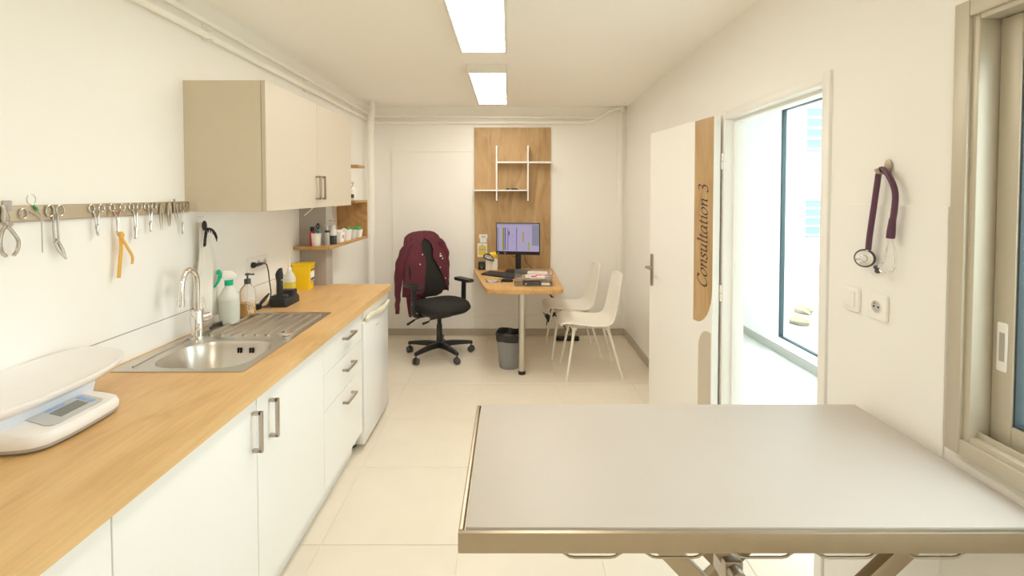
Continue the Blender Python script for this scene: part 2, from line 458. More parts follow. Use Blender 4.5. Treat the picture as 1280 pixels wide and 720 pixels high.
def lettering(s, mb, to3d, sx, sy, slant=0.22):
    x = 0.0
    for ch in s:
        if ch == ' ': x += 0.30; continue
        adv, strokes = GL[ch]
        for st in strokes:
            pts = spline([(p[0], p[1], 0) for p in st], 5)
            for nib in ((0.090, 0.045), (0.030, -0.034)):
                row0, row1 = [], []
                for p in pts:
                    gx = x + p.x + slant * p.y
                    row0.append(to3d((gx - nib[0] * 0.5) * sx, (p.y - nib[1] * 0.5) * sy))
                    row1.append(to3d((gx + nib[0] * 0.5) * sx, (p.y + nib[1] * 0.5) * sy))
                mb.sheet([row0, row1])
        x += adv
    return x * sx
tm = MB()
lettering('Consultation 3', tm, lambda a, b: (-0.0022, 0.055 + b, 1.005 + a), 0.104, 0.150)
build(tm, 'lettering', ink_m, d1, smooth=0)
hd = build(MB().prism(rrect(0.768, 0.885, 0.806, 1.115, 0.012), -0.008, 0.0, 'yz', 0.002), 'handle_plate', handle_m, d1)
build(MB().cyl((-0.008, 0.787, 1.02), (-0.05, 0.787, 1.02), 0.009, seg=12).tube(spline([(-0.048, 0.79, 1.02), (-0.052, 0.75, 1.02), (-0.05, 0.68, 1.018)], 4), 0.008, 10), 'lever', handle_m, hd)
build(MB().prism(rrect(0.768, 0.885, 0.806, 1.115, 0.012), 0.04, 0.048, 'yz', 0.002), 'handle_plate', handle_m, d1)
for hz in (0.30, 0.99, 1.73):
    h = build(MB().cyl((0.05, -0.004, hz - 0.045), (0.05, -0.004, hz + 0.045), 0.008, seg=12), 'hinge', white_m, d1)
    build(MB().cyl((0.05, -0.004, hz - 0.002), (0.05, -0.004, hz + 0.002), 0.0088, seg=12), 'hinge_joint', lpanel_m, h)

fr = thing('trim_2', 'white frame around the open doorway', 'door frame', rw(0), RWA, kind='structure')
build(MB().box((-0.012, DY0, 0), (TH + 0.012, DY0 + 0.045, DZ), 0.003), 'near_jamb', white_m, fr)
build(MB().box((-0.012, DY1 - 0.045, 0), (TH + 0.012, DY1, DZ), 0.003), 'far_jamb', white_m, fr)
build(MB().box((0.035, DY1 - 0.062, 0), (TH + 0.012, DY1 - 0.045, DZ - 0.045), 0.002), 'door_stop', white_m, fr)
build(MB().box((-0.012, DY0 + 0.045, DZ - 0.045), (TH + 0.012, DY1 - 0.045, DZ), 0.003), 'head', white_m, fr)
build(MB().box((0.035, DY0 + 0.045, DZ - 0.060), (TH + 0.012, DY1 - 0.062, DZ - 0.045), 0.002), 'door_stop', white_m, fr)

# ---------------------------------------------------------------- corridor beyond the door
CX0, CX1, CY0, CY1 = 1.29, 2.62, 1.74, 6.3
cf = struct(MB().box((CX0 - 0.07, CY0 - 0.1, -0.06), (CX1 + 0.12, CY1 + 0.1, -0.003)), 'floor_corridor', grout_m, 'pale tiled corridor floor seen through the doorway')
for i in range(3):
    for k in range(8):
        x0 = CX0 - 0.08 + i * TS; y0 = CY0 + k * TS
        tile(cf, max(x0, 1.285), y0, min(x0 + TS, CX1), min(y0 + TS, CY1), corrf_m)
struct(MB().box((CX0 - 0.06, CY0 - 0.1, 2.5), (CX1 + 0.1, CY1 + 0.1, 2.6)), 'ceiling_corridor', corr_m, 'white corridor ceiling beyond the doorway')
KY0, KY1, KZ0, KZ1 = 2.05, 4.74, 0.15, 2.36
m = MB()
for lo, hi in (((CX1, CY0, 0), (CX1 + 0.12, KY0, 2.5)), ((CX1, KY1, 0), (CX1 + 0.12, CY1, 2.5)), ((CX1, KY0, 0), (CX1 + 0.12, KY1, KZ0)), ((CX1, KY0, KZ1), (CX1 + 0.12, KY1, 2.5))):
    m.box(lo, hi)
struct(m, 'wall_corridor', corr_m, 'white corridor wall with a tall window beyond the doorway')
struct(MB().box((CX0, CY0 - 0.1, 0), (CX1 + 0.12, CY0, 2.5)), 'wall_corridor_near', corr_m, 'white end wall of the corridor on the near side')
struct(MB().box((1.30, CY1, 0), (CX1 + 0.12, CY1 + 0.1, 2.5)), 'wall_corridor_end', corr_m, 'white end wall of the corridor at the far side')
struct(MB().box((1.18, YB + 0.1, 0), (1.30, CY1 + 0.1, 2.5)), 'wall_corridor_side', corr_m, 'white side wall of the corridor past the consulting room')
struct(MB().box((CX1 - 0.012, CY0, 0), (CX1, CY1, 0.078), 0.002, 1), 'baseboard_corridor', mat('pale_skirting', (0.42, 0.40, 0.36), 0.4), 'pale skirting along the corridor window wall')
w2 = thing('window_2', 'tall corridor window with thin dark frame beyond the doorway', 'window', (CX1, (KY0 + KY1) / 2, KZ0), kind='structure')
fx0, fx1 = CX1 + 0.02, CX1 + 0.06
build(MB().box((fx0, KY1 - 0.018, KZ0), (fx1, KY1, KZ1), 0.002).box((fx0, KY0, KZ0), (fx1, KY0 + 0.03, KZ1), 0.002)
      .box((fx0, KY0 + 0.03, KZ0), (fx1, KY1 - 0.018, KZ0 + 0.012), 0.002).box((fx0, KY0 + 0.03, KZ1 - 0.012), (fx1, KY1 - 0.018, KZ1), 0.002), 'window_frame', mat('blue_grey_frame', (0.05, 0.075, 0.08), 0.5), w2, True)
build(MB().box((fx0 + 0.015, KY0 + 0.03, KZ0 + 0.012), (fx0 + 0.021, KY1 - 0.018, KZ1 - 0.012)), 'pane', cglass_m, w2, True)

# courtyard beyond the corridor window
struct(MB().box((CX1 + 0.12, -6, -0.3), (14, 16, -0.02)), 'ground', ground_m, 'pale courtyard ground outside the windows')
hs = thing('house', 'white rendered courtyard building seen through the corridor window', 'building', (5.2, 8.0, -0.02))
build(MB().box((2.9, 7.6, -0.02), (4.62, 11, 5.0)).box((4.62, 8.3, -0.02), (9, 11, 5.0)), 'wall', render_m, hs, True)
for (z0, z1) in ((2.2, 3.1), (0.75, 1.55)):
    wdw = build(MB().box((4.80, 8.27, z0), (5.75, 8.32, z1), 0.01), 'window', white_m, hs, True)
    build(MB().box((4.86, 8.262, z0 + 0.06), (5.69, 8.27, z1 - 0.06)), 'pane', mat('courtyard_pane', (0.20, 0.30, 0.30), 0.1), wdw, True)
    for k in range(5):
        zz = z0 + 0.1 + k * (z1 - z0 - 0.2) / 4
        build(MB().box((4.86, 8.245, zz - 0.02), (5.69, 8.26, zz + 0.02), 0.004, 1), 'slat', lpanel_m, wdw, True)
build(MB().box((4.72, 8.1, 0.30), (5.9, 8.3, 0.38), 0.01), 'ledge', lpanel_m, hs, True)
for k in range(9):
    a = random.uniform(0, 6); sx = (0.16, 0.10, 0.18, 0.12, 0.15, 0.11, 0.17, 0.09, 0.14)[k]
    st = MB().ball((0, 0, 0), (sx, sx * 0.7, sx * 0.45), 10)
    for v in st.bm.verts: v.co *= random.uniform(0.85, 1.12)
    build(st, 'stone', stone_m, None, smooth=0, origin=(3.5 + (k % 5) * 0.40, 5.85 + (k // 5) * 0.55 + (k % 2) * 0.1, sx * 0.3 - 0.02), rz=a,
          label='pale rough stone on the courtyard ground outside the corridor window', cat='stone', group='stones in the courtyard')

# ---------------------------------------------------------------- sliding window in the right wall (local frame of the wall)
w1 = thing('window_1', 'champagne aluminium sliding window beside the examination table', 'window', rw(0), RWA, kind='structure')
def frame4(mb, x0, x1, y0, y1, z0, z1, w, bev=0.003):
    mb.box((x0, y1 - w, z0), (x1, y1, z1), bev); mb.box((x0, y0, z0), (x1, y0 + w, z1), bev)
    mb.box((x0, y0 + w, z0), (x1, y1 - w, z0 + w), bev); mb.box((x0, y0 + w, z1 - w), (x1, y1 - w, z1), bev)
    return mb
build(frame4(MB(), -0.022, 0.0, WY0 - 0.03, WY1 + 0.03, WZ0 - 0.025, WZ1 + 0.025, 0.042), 'casing', alu_m, w1)
build(MB().box((-0.012, WY1 - 0.0305, WZ0 + 0.0005), (0.070, WY1 - 0.0005, WZ1 - 0.0005), 0.003).box((-0.012, WY0 + 0.0005, WZ0 + 0.0005), (0.104, WY0 + 0.0305, WZ1 - 0.0005), 0.003)
      .box((-0.012, WY0 + 0.0305, WZ0 + 0.0005), (0.104, WY1 - 0.0305, WZ0 + 0.0305), 0.003).box((-0.012, WY0 + 0.0305, WZ1 - 0.0305), (0.104, WY1 - 0.0305, WZ1 - 0.0005), 0.003), 'window_frame', alu_m, w1)
build(MB().box((0.008, WY0 + 0.03, WZ0 + 0.030), (0.012, WY1 - 0.03, WZ0 + 0.045)).box((0.052, WY0 + 0.03, WZ0 + 0.030), (0.056, WY1 - 0.03, WZ0 + 0.045)), 'track', alu_m, w1)
def sash(x0, y0, y1):
    s = build(frame4(MB(), x0, x0 + 0.032, y0, y1, WZ0 + 0.032, WZ1 - 0.032, 0.052), 'sash', alu_m, w1)
    build(frame4(MB(), x0 + 0.004, x0 + 0.028, y0 + 0.0525, y1 - 0.0525, WZ0 + 0.0845, WZ1 - 0.0845, 0.005, 0.001), 'gasket', frameg_m, s)
    build(MB().box((x0 + 0.012, y0 + 0.0575, WZ0 + 0.0895), (x0 + 0.018, y1 - 0.0575, WZ1 - 0.0895)), 'pane', glass_m, s)
    return s
s1 = sash(0.036, 0.47, WY1 - 0.033)
sash(0.0700, WY0 + 0.032, 0.53)
pl = build(MB().prism(rrect(1.172, 1.115, 1.197, 1.235, 0.004), 0.0325, 0.0362, 'yz', 0.001), 'pull', white_m, s1)
build(MB().box((0.0315, 1.177, 1.14), (0.0328, 1.190, 1.21)), 'pull_recess', grey_m, pl)

# hedge and garden wall outside the sliding window
hb = MB()
for k in range(4200):
    p = Vector((random.uniform(2.2, 2.9), random.uniform(-1.6, 1.25), random.uniform(-0.02, 2.1))) if k < 2200 else Vector((random.uniform(1.40, 2.6), random.uniform(1.36, 1.57), random.uniform(-0.02, 2.4)))
    a, b2 = random.uniform(0, PI), random.uniform(-1, 1); s = random.uniform(0.03, 0.06)
    M = Matrix.Translation(p) @ Matrix.Rotation(a, 4, 'Z') @ Matrix.Rotation(b2, 4, 'X')
    hb.bm.faces.new([hb.bm.verts.new(M @ Vector(q)) for q in ((-s, 0, 0), (0, -s * 0.45, 0.006), (s, 0, 0), (0, s * 0.45, 0.006))])
build(hb, 'hedge', leaf_m, None, smooth=0, label='green leafy hedge outside the sliding window', cat='hedge', kind='stuff')
struct(MB().box((1.26, -4, -0.3), (2.735, 1.63, -0.02)), 'ground_garden', ground_m, 'pale ground strip outside the sliding window')

# ================================================================== CEILING LAMPS AND PIPES
def ceiling_lamp(y0, label):
    t = thing('ceiling_lamp', label, 'lamp', (-0.155, y0 + 0.63, ZC), group='ceiling lamps')
    z0 = ZC - 0.066
    fb = MB()
    fb.box((-0.302, y0, z0 + 0.001), (-0.285, y0 + 1.26, ZC - 0.0005), 0.002)
    fb.box((-0.025, y0, z0 + 0.001), (-0.008, y0 + 1.26, ZC - 0.0005), 0.002)
    fb.box((-0.285, y0, z0 + 0.001), (-0.025, y0 + 0.016, ZC - 0.0005), 0.002)
    fb.box((-0.285, y0 + 1.244, z0 + 0.001), (-0.025, y0 + 1.26, ZC - 0.0005), 0.002)
    build(fb, 'housing', lampbody_m, t, True)
    build(MB().box((-0.285, y0 + 0.016, z0 + 0.004), (-0.025, y0 + 1.244, z0 + 0.012)), 'diffuser', diff_m, t, True)
    return t
ceiling_lamp(3.545, 'white rectangular ceiling lamp nearer the desk wall')
ceiling_lamp(1.79, 'white rectangular ceiling lamp cut by the top of the view')
ceiling_lamp(-1.72, 'added fill lamp on the ceiling behind the viewer')  # added out of view to brighten the surfaces that face the camera

def pipe(name, pts, r, label, n=5):
    t = thing(name, label, 'pipe', pts[0], group='painted pipes')
    build(MB().tube(pts, r, 12), 'pipe_run', pipe_m, t, True)
    return t
xw = XL + 0.03
p_up = pipe('heating_pipe', [(xw, YF + 0.02, 2.378), (xw, 5.10, 2.378)] + [(xw + 0.1 - 0.1 * math.cos(a), 5.17 + 0.1 * math.sin(a), 2.378) for a in (0.4, 0.8, 1.2)] + [(-1.30, 5.272, 2.378), (0.90, 5.272, 2.366), (0.95, 5.272, 2.362)], 0.0135, 'thin upper white pipe running under the ceiling')
p_lo = pipe('heating_pipe', [(xw, YF + 0.02, 2.312), (xw, 5.10, 2.312)] + [(xw + 0.1 - 0.1 * math.cos(a), 5.17 + 0.1 * math.sin(a), 2.312) for a in (0.4, 0.8, 1.2)] + [(-1.30, 5.272, 2.312), (0.80, 5.272, 2.312), (0.87, 5.272, 2.32), (0.95, 5.272, 2.35), (1.08, 5.272, 2.44), (1.15, 5.272, 2.462), (1.197, 5.272, 2.464)], 0.0165, 'thicker lower white pipe bending up at the far right corner')
for y in (1.3, 2.39, 3.55, 4.62):
    build(MB().box((XL, y - 0.009, 2.29), (XL + 0.012, y + 0.009, 2.40), 0.002).box((XL + 0.01, y - 0.006, 2.29), (XL + 0.052, y + 0.006, 2.296), 0.001).box((XL + 0.010, y - 0.006, 2.340), (XL + 0.049, y + 0.006, 2.351), 0.001), 'pipe_clip', pipe_m, p_lo, True)
for x in (-1.1, -0.05, 0.62):
    build(MB().box((x - 0.009, YB - 0.012, 2.29), (x + 0.009, YB, 2.40), 0.002).box((x - 0.006, YB - 0.048, 2.29), (x + 0.006, YB - 0.01, 2.296), 0.001).box((x - 0.006, YB - 0.046, 2.340), (x + 0.006, YB - 0.01, 2.351), 0.001), 'pipe_clip', pipe_m, p_lo, True)
vp = thing('waste_pipe', 'white vertical pipe in the far left corner', 'pipe', (-1.396, 4.95, 0))
build(MB().tube([(-1.396, 4.95, 0.0), (-1.396, 4.95, 1.15)], 0.029, 16), 'pipe_run', pipe_m, vp, True)
build(MB().tube([(-1.396, 4.95, 1.15), (-1.396, 4.95, 2.25), (-1.390, 4.95, 2.31), (-1.375, 4.95, 2.40), (-1.375, 4.95, ZC)], [0.033, 0.033, 0.033, 0.028, 0.025], 16), 'pipe_run', pipe_m, vp, True)
build(MB().cyl((-1.396, 4.95, 1.12), (-1.396, 4.95, 1.20), 0.037, seg=16), 'collar', pipe_m, vp, True)
build(MB().cyl((-1.396, 4.95, 2.19), (-1.396, 4.95, 2.27), 0.037, seg=16), 'collar', pipe_m, vp, True)
tk = thing('cable_trunking', 'vertical white cable trunking in the far right corner', 'trunking', (1.215, 5.28, 0.23))
build(MB().box((1.172, YB - 0.03, 0.23), (1.225, YB, 2.43), 0.003), 'trunk', pipe_m, tk, True)
build(MB().box((1.19, YB - 0.045, 2.425), (1.245, YB, 2.5 - 0.02), 0.004), 'junction_box', white_m, tk, True)
t2 = thing('skirting_trunking', 'low white cable trunking along the far wall under the desk', 'trunking', (0.42, YB, 0.08))
build(MB().box((-0.375, YB - 0.022, 0.079), (1.215, YB, 0.229), 0.003), 'trunk', pipe_m, t2, True)
for z in (0.145, 0.19): build(MB().box((-0.372, YB - 0.0245, z), (1.213, YB - 0.022, z + 0.03), 0.001), 'cover', pipe_m, t2, True)

# ================================================================== WORKTOP, BASE UNITS, FRIDGE
WT = 0.90
# worktop with a cut-out for the sink
SX0, SX1, SY0, SY1 = -1.455, -0.965, 1.755, 2.645
m = MB()
for lo, hi in (((XL + 0.007, 0.12, 0.862), (-0.845, SY0 + 0.012, WT)), ((XL + 0.007, SY1 - 0.012, 0.862), (-0.845, 3.439, WT)), ((-1.289, 3.439, 0.862), (-0.845, 3.50, WT)),
               ((XL + 0.007, SY0 + 0.012, 0.862), (SX0 + 0.012, SY1 - 0.012, WT)), ((SX1 - 0.012, SY0 + 0.012, 0.862), (-0.845, SY1 - 0.012, WT))):
    m.box(lo, hi)
wt = build(m, 'worktop', oak_y, None, smooth=0, label='long oak worktop along the left wall', cat='worktop')

FX = -0.868
def d_handle(parent, y, z0, z1):
    build(MB().box((FX, y - 0.006, z0), (FX + 0.03, y + 0.006, z0 + 0.012), 0.001).box((FX, y - 0.006, z1 - 0.012), (FX + 0.03, y + 0.006, z1), 0.001)
          .box((FX + 0.022, y - 0.006, z0), (FX + 0.034, y + 0.006, z1), 0.001), 'handle', handle_m, parent, True)
def h_handle(parent, y0, y1, z):
    build(MB().box((FX, y0, z - 0.006), (FX + 0.03, y0 + 0.012, z + 0.006), 0.001).box((FX, y1 - 0.012, z - 0.006), (FX + 0.03, y1, z + 0.006), 0.001)
          .box((FX + 0.022, y0, z - 0.006), (FX + 0.034, y1, z + 0.006), 0.001), 'handle', handle_m, parent, True)
def base_unit(y0, y1, label, fronts):
    t = thing('base_cabinet', label, 'cabinet', ((XL - 0.86) / 2, (y0 + y1) / 2, 0), group='white base cabinets')
    c = MB()
    c.box((XL + 0.008, y0 + 0.0005, 0.15), (FX - 0.02, y0 + 0.017, 0.861)).box((XL + 0.008, y1 - 0.017, 0.15), (FX - 0.02, y1 - 0.0005, 0.861))
    c.box((XL + 0.008, y0 + 0.017, 0.15), (FX - 0.02, y1 - 0.017, 0.167)).box((XL + 0.008, y0 + 0.017, 0.167), (XL + 0.02, y1 - 0.017, 0.861))
    build(c, 'body', lacq_m, t, True)
    build(MB().box((-0.945, y0 + 0.0005, 0.0), (-0.93, y1 - 0.0005, 0.149)), 'plinth', lacq_m, t, True)
    for (z0, z1, hs) in fronts:
        f = build(MB().box((FX - 0.019, y0 + 0.0018, z0), (FX, y1 - 0.0018, z1), 0.0012, 1), 'door' if hs != 'h' else 'drawer_front', lacq_m, t, True)
        if hs == 'far': d_handle(f, y1 - 0.027, 0.672, 0.812)
        elif hs == 'near': d_handle(f, y0 + 0.09, 0.667, 0.808)
        elif hs == 'h': h_handle(f, y0 + 0.255, y0 + 0.405, z1 - 0.063)
base_unit(0.445, 1.047, 'nearest white base cabinet with a plain door, cut by the view', [(0.142, 0.856, 'near')])
base_unit(1.047, 1.660, 'white base cabinet whose vertical handle sits at its far edge', [(0.142, 0.856, 'far')])
base_unit(1.660, 2.263, 'white base cabinet beside the drawers with its vertical handle at the near edge', [(0.142, 0.856, 'near')])
base_unit(2.263, 2.858, 'white three-drawer base cabinet beside the fridge', [(0.142, 0.5185, 'h'), (0.5215, 0.690, 'h'), (0.693, 0.856, 'h')])

fg = thing('fridge', 'small white under-counter fridge at the far end of the worktop', 'fridge', (-1.15, 3.2, 0))
build(MB().box((-1.42, 2.905, 0.03), (-0.925, 3.485, 0.856), 0.006), 'body', white_m, fg, True)
fd = build(MB().box((-0.922, 2.90, 0.035), (-0.868, 3.487, 0.775), 0.008), 'door', mat('fridge_enamel', (0.82, 0.83, 0.83), 0.22), fg, True)
build(MB().box((-0.922, 2.90, 0.80), (-0.868, 3.487, 0.858), 0.006), 'top_panel', white_m, fg, True)
gp = mat('fridge_grip', (0.80, 0.77, 0.62), 0.35)
build(MB().box((-0.922, 2.90, 0.776), (-0.88, 3.487, 0.799), 0.003), 'grip_recess', gp, fd, True)
yy = [2.93 + 0.0255 * k for k in range(22)]
prof = [0.776 + 0.016 * math.sin((y - 2.93) / 0.5355 * 2 * PI + 0.4) for y in yy]
gm = MB()
gm.prism([(y, z + 0.014) for y, z in zip(yy, prof)] + [(y, z - 0.008) for y, z in reversed(list(zip(yy, prof)))], -0.868, -0.852, 'yz', 0.003)
build(gm, 'grip', gp, fd, True)
build(MB().box((-0.8685, 3.165, 0.687), (-0.8672, 3.173, 0.695)).box((-0.8685, 3.178, 0.6865), (-0.8672, 3.245, 0.6935)), 'logo', grey_m, fd, True, smooth=0)
for (x, y) in ((-1.38, 2.95), (-1.38, 3.44), (-0.95, 2.95), (-0.95, 3.44)):
    build(MB().cyl((x, y, 0), (x, y, 0.031), 0.016, seg=12), 'foot', dgrey_m, fg, True)

# ================================================================== SINK AND TAP
sk = thing('sink', 'stainless steel sink with ribbed drainer set in the worktop', 'sink', (-1.21, 2.2, WT))
BX0, BX1, BY0, BY1 = -1.372, -1.005, 1.80, 2.135
n = 8
def ring_rect(x0, y0, x1, y1, r, z): return [(p[0], p[1], z) for p in rrect(x0, y0, x1, y1, r, n)]
zt = WT + 0.0035
m = MB()
outer0 = ring_rect(SX0, SY0, SX1, SY1, 0.012, WT + 0.0003)
outer1 = ring_rect(SX0, SY0, SX1, SY1, 0.012, zt)
outer2 = ring_rect(SX0 + 0.006, SY0 + 0.006, SX1 - 0.006, SY1 - 0.006, 0.012, zt + 0.001)
outer3 = ring_rect(SX0 + 0.018, SY0 + 0.014, SX1 - 0.016, SY1 - 0.014, 0.02, zt - 0.0015)
m.rings([outer0, outer1, outer2, outer3], False, False)
# deck: between outer3 and the bowl rim (one quad strip by angle), bowl as further rings
brim = [(p[0], p[1], zt - 0.0015) for p in rrect(BX0 - 0.012, BY0 - 0.012, BX1 + 0.012, BY1 + 0.012, [0.11, 0.10, 0.10, 0.14], n)]
b1 = [(p[0], p[1], zt - 0.004) for p in rrect(BX0, BY0, BX1, BY1, [0.11, 0.10, 0.10, 0.13], n)]
b2 = [(p[0], p[1], zt - 0.02) for p in rrect(BX0 + 0.006, BY0 + 0.006, BX1 - 0.006, BY1 - 0.006, [0.105, 0.095, 0.095, 0.125], n)]
b3 = [(p[0], p[1], zt - 0.125) for p in rrect(BX0 + 0.022, BY0 + 0.022, BX1 - 0.022, BY1 - 0.022, [0.09, 0.08, 0.08, 0.11], n)]
b4 = [(p[0], p[1], zt - 0.15) for p in rrect(BX0 + 0.05, BY0 + 0.05, BX1 - 0.05, BY1 - 0.05, [0.07, 0.06, 0.06, 0.09], n)]
# deck split: near frame around the bowl, then the drainer plane
NX0, NY0, NX1, NYM, NY1 = SX0 + 0.018, SY0 + 0.014, SX1 - 0.016, 2.17, SY1 - 0.014
dk = [(p[0], p[1], zt - 0.0015) for p in rrect(NX0, NY0, NX1, NYM, 0.004, n)]
m.rings([dk, brim, b1, b2, b3, b4], False, True)
m.box((NX0, NYM, zt - 0.003), (NX1, NY1, zt - 0.0015))
build(m, 'sink_top', steel_m, sk, True, smooth=50)
nr = 8
for k in range(nr):
    x = -1.37 + k * 0.052
    build(MB().tube([(x, 2.215, zt - 0.0022), (x, 2.235, zt + 0.0025), (x, 2.57, zt + 0.0025), (x, 2.59, zt - 0.0022)], 0.0075, 8), 'drainer_rib', steel_m, sk, True)
build(MB().tube(spline([(-1.40, 1.80, zt), (-1.412, 1.95, zt), (-1.412, 2.07, zt), (-1.425, 2.15, zt), (-1.42, 2.25, zt), (-1.418, 2.58, zt)], 6), 0.004, 8), 'pressed_edge', steel_m, sk, True)
build(MB().tube(spline([(-1.40, 2.605, zt), (-1.2, 2.605, zt), (-1.01, 2.605, zt)], 6), 0.004, 8), 'pressed_edge', steel_m, sk, True)
for k in (-0.032, -0.02, 0.02, 0.032):
    build(MB().box((-1.155 + k - 0.0035, BY1 - 0.014, zt - 0.052), (-1.155 + k + 0.0035, BY1 - 0.0085, zt - 0.030)), 'overflow_slot', void_m, sk, True)
build(MB().lathe([(0.003, 0), (0.04, 0.0), (0.042, 0.003), (0.03, 0.004), (0.003, 0.002)], 20, ((BX0 + BX1) / 2, (BY0 + BY1) / 2, zt - 0.15)), 'drain', chrome_m, sk, True)
build(MB().lathe([(0.004, 0.0), (0.019, 0.0), (0.02, 0.004), (0.013, 0.006), (0.013, 0.010), (0.027, 0.012), (0.027, 0.018), (0.002, 0.020)], 20, (-1.01, 2.20, zt - 0.0015)), 'plug_knob', chrome_m, sk, True)

fx, fy = -1.392, 2.165
fc = thing('kitchen_tap', 'chrome gooseneck mixer tap at the back of the sink', 'tap', (fx, fy, zt))
build(MB().lathe([(0.032, -0.003), (0.032, 0.003), (0.024, 0.006), (0.0235, 0.12), (0.021, 0.126), (0.012, 0.128)], 24, (fx, fy, zt)), 'body', chrome_m, fc, True)
neck = [(fx, fy, zt + 0.12), (fx, fy, zt + 0.25)]
dx, dy = 0.0, -0.045   # the spout swings towards the bowl
ux, uy = 0.05, -0.998
R = 0.055
for k in range(1, 13):
    a = PI * k / 12
    q = R * (1 - math.cos(a)); neck.append((fx + ux * q, fy + uy * q, zt + 0.25 + R * 1.15 * math.sin(a)))
neck.append((fx + ux * 2 * R, fy + uy * 2 * R - 0.004, zt + 0.195))
build(MB().tube(neck, 0.0125, 14), 'spout', chrome_m, fc, True)
build(MB().cyl(neck[-1], (neck[-1][0], neck[-1][1] - 0.001, neck[-1][2] - 0.028), 0.0145, seg=14), 'aerator', chrome_m, fc, True)
build(MB().cyl((fx, fy, zt + 0.085), (fx + 0.012, fy + 0.06, zt + 0.085), 0.019, seg=16), 'valve', chrome_m, fc, True)
build(MB().tube([(fx + 0.008, fy + 0.045, zt + 0.09), (fx + 0.0, fy + 0.052, zt + 0.13), (fx - 0.006, fy + 0.05, zt + 0.175)], [0.010, 0.008, 0.006], 10), 'lever', chrome_m, fc, True)

# ================================================================== WALL CABINET AND SHELF
wc = thing('wall_cabinet', 'beige two-door wall cabinet above the worktop', 'cabinet', (-1.3, 2.83, 1.468))
CYA, CYM, CYB = 2.237, 2.836, 3.436
build(MB().box((XL, CYA, 1.468), (-1.132, CYA + 0.018, 2.066), 0.001, 1), 'side_panel', beige_m, wc, True)
build(MB().box((XL, CYB - 0.018, 1.468), (-1.132, CYB, 2.066), 0.001, 1), 'side_panel', beige_m, wc, True)
build(MB().box((XL, CYA + 0.018, 1.468), (-1.132, CYB - 0.018, 1.486), 0.0, 1), 'bottom_panel', white_m, wc, True)
build(MB().box((XL, CYA + 0.018, 2.048), (-1.132, CYB - 0.018, 2.066), 0.0, 1), 'top_panel', white_m, wc, True)
for (a, b2, hy) in ((CYA, CYM - 0.0015, CYM - 0.024), (CYM + 0.0015, CYB, CYM + 0.045)):
    d = build(MB().box((-1.130, a, 1.469), (-1.110, b2, 2.066), 0.001, 1), 'door', beigef_m, wc, True)
    hx = -1.110
    build(MB().box((hx, hy - 0.006, 1.515), (hx + 0.03, hy + 0.006, 1.527), 0.001).box((hx, hy - 0.006, 1.64), (hx + 0.03, hy + 0.006, 1.652), 0.001)
          .box((hx + 0.021, hy - 0.006, 1.515), (hx + 0.033, hy + 0.006, 1.652), 0.001), 'handle', handle_m, d, True)

sh = thing('corner_shelf', 'oak wall shelf with boxed end holding bottles and tubs', 'shelf', (-1.35, 3.8, 1.165))
build(MB().box((XL, 3.335, 1.165), (-1.225, 3.44, 1.187), 0.001, 1).box((-1.289, 3.44, 1.165), (-1.225, 3.56, 1.187), 0.001, 1).box((XL, 3.56, 1.165), (-1.225, 4.21, 1.187), 0.001, 1), 'board', oak_s, sh, True)
build(MB().box((XL, 4.21, 1.165), (-1.225, 4.232, 1.475), 0.001, 1), 'end_panel', oak_s, sh, True)
build(MB().box((XL, 3.90, 1.475), (-1.225, 4.232, 1.495), 0.001, 1), 'top_board', oak_s, sh, True)
bk = thing('wooden_bracket', 'small oak shelf end peeking out past the wall cabinet', 'shelf', (-1.36, 4.0, 1.77))
build(MB().box((XL, 3.98, 1.765), (-1.225, 4.16, 1.785), 0.001, 1), 'board', oak_s, bk, True)
build(MB().box((XL, 4.06, 1.74), (XL + 0.08, 4.08, 1.765), 0.001, 1), 'cleat', oak_s, bk, True)

# things on the corner shelf
ZS = 1.187
def lathe_part(name, prof, m, parent, c, seg=20, **k): return build(MB().lathe(prof, seg, c), name, m, parent, True, **k)
t = thing('dropper_bottle', 'slim red bottle with black cap at the shelf\'s near end', 'bottle', (-1.372, 3.40, ZS))
lathe_part('body', [(0.017, 0), (0.018, 0.003), (0.018, 0.09), (0.008, 0.105)], red_m, t, (-1.372, 3.40, ZS)); lathe_part('cap', [(0.014, 0.1), (0.014, 0.107), (0.012, 0.13), (0.004, 0.132)], black_m, t, (-1.372, 3.40, ZS))
t = thing('white_cup', 'large white plastic cup on the shelf holding a teal tool', 'cup', (-1.335, 3.378, ZS))
lathe_part('cup', [(0.026, 0), (0.028, 0.003), (0.034, 0.088), (0.032, 0.088), (0.027, 0.006), (0.002, 0.005)], white_m, t, (-1.335, 3.378, ZS))
build(MB().cyl((-1.335, 3.378, ZS + 0.01), (-1.322, 3.388, ZS + 0.10), 0.006, seg=10).ball((-1.321, 3.389, ZS + 0.103), 0.011, 10), 'teal_tool', teal_m, t, True)
t = thing('spray_can', 'silver grey pump bottle with black collar on the shelf', 'bottle', (-1.262, 3.385, ZS))
c = (-1.262, 3.385, ZS)
lathe_part('body', [(0.015, 0), (0.016, 0.002), (0.016, 0.092), (0.013, 0.095)], mat('silver_plastic', (0.50, 0.50, 0.49), 0.3, 0.4), t, c); lathe_part('collar', [(0.0165, 0.093), (0.0165, 0.107), (0.012, 0.109)], black_m, t, c)
build(MB().lathe([(0.009, 0.108), (0.005, 0.14)], 12, c).box((c[0] - 0.02, c[1] - 0.005, c[2] + 0.138), (c[0] + 0.012, c[1] + 0.005, c[2] + 0.146), 0.002), 'pump', lpanel_m, t, True)
t = thing('pump_bottle', 'clear pump bottle with dark grey contents on the shelf', 'bottle', (-1.262, 3.50, ZS))
c = (-1.262, 3.50, ZS)
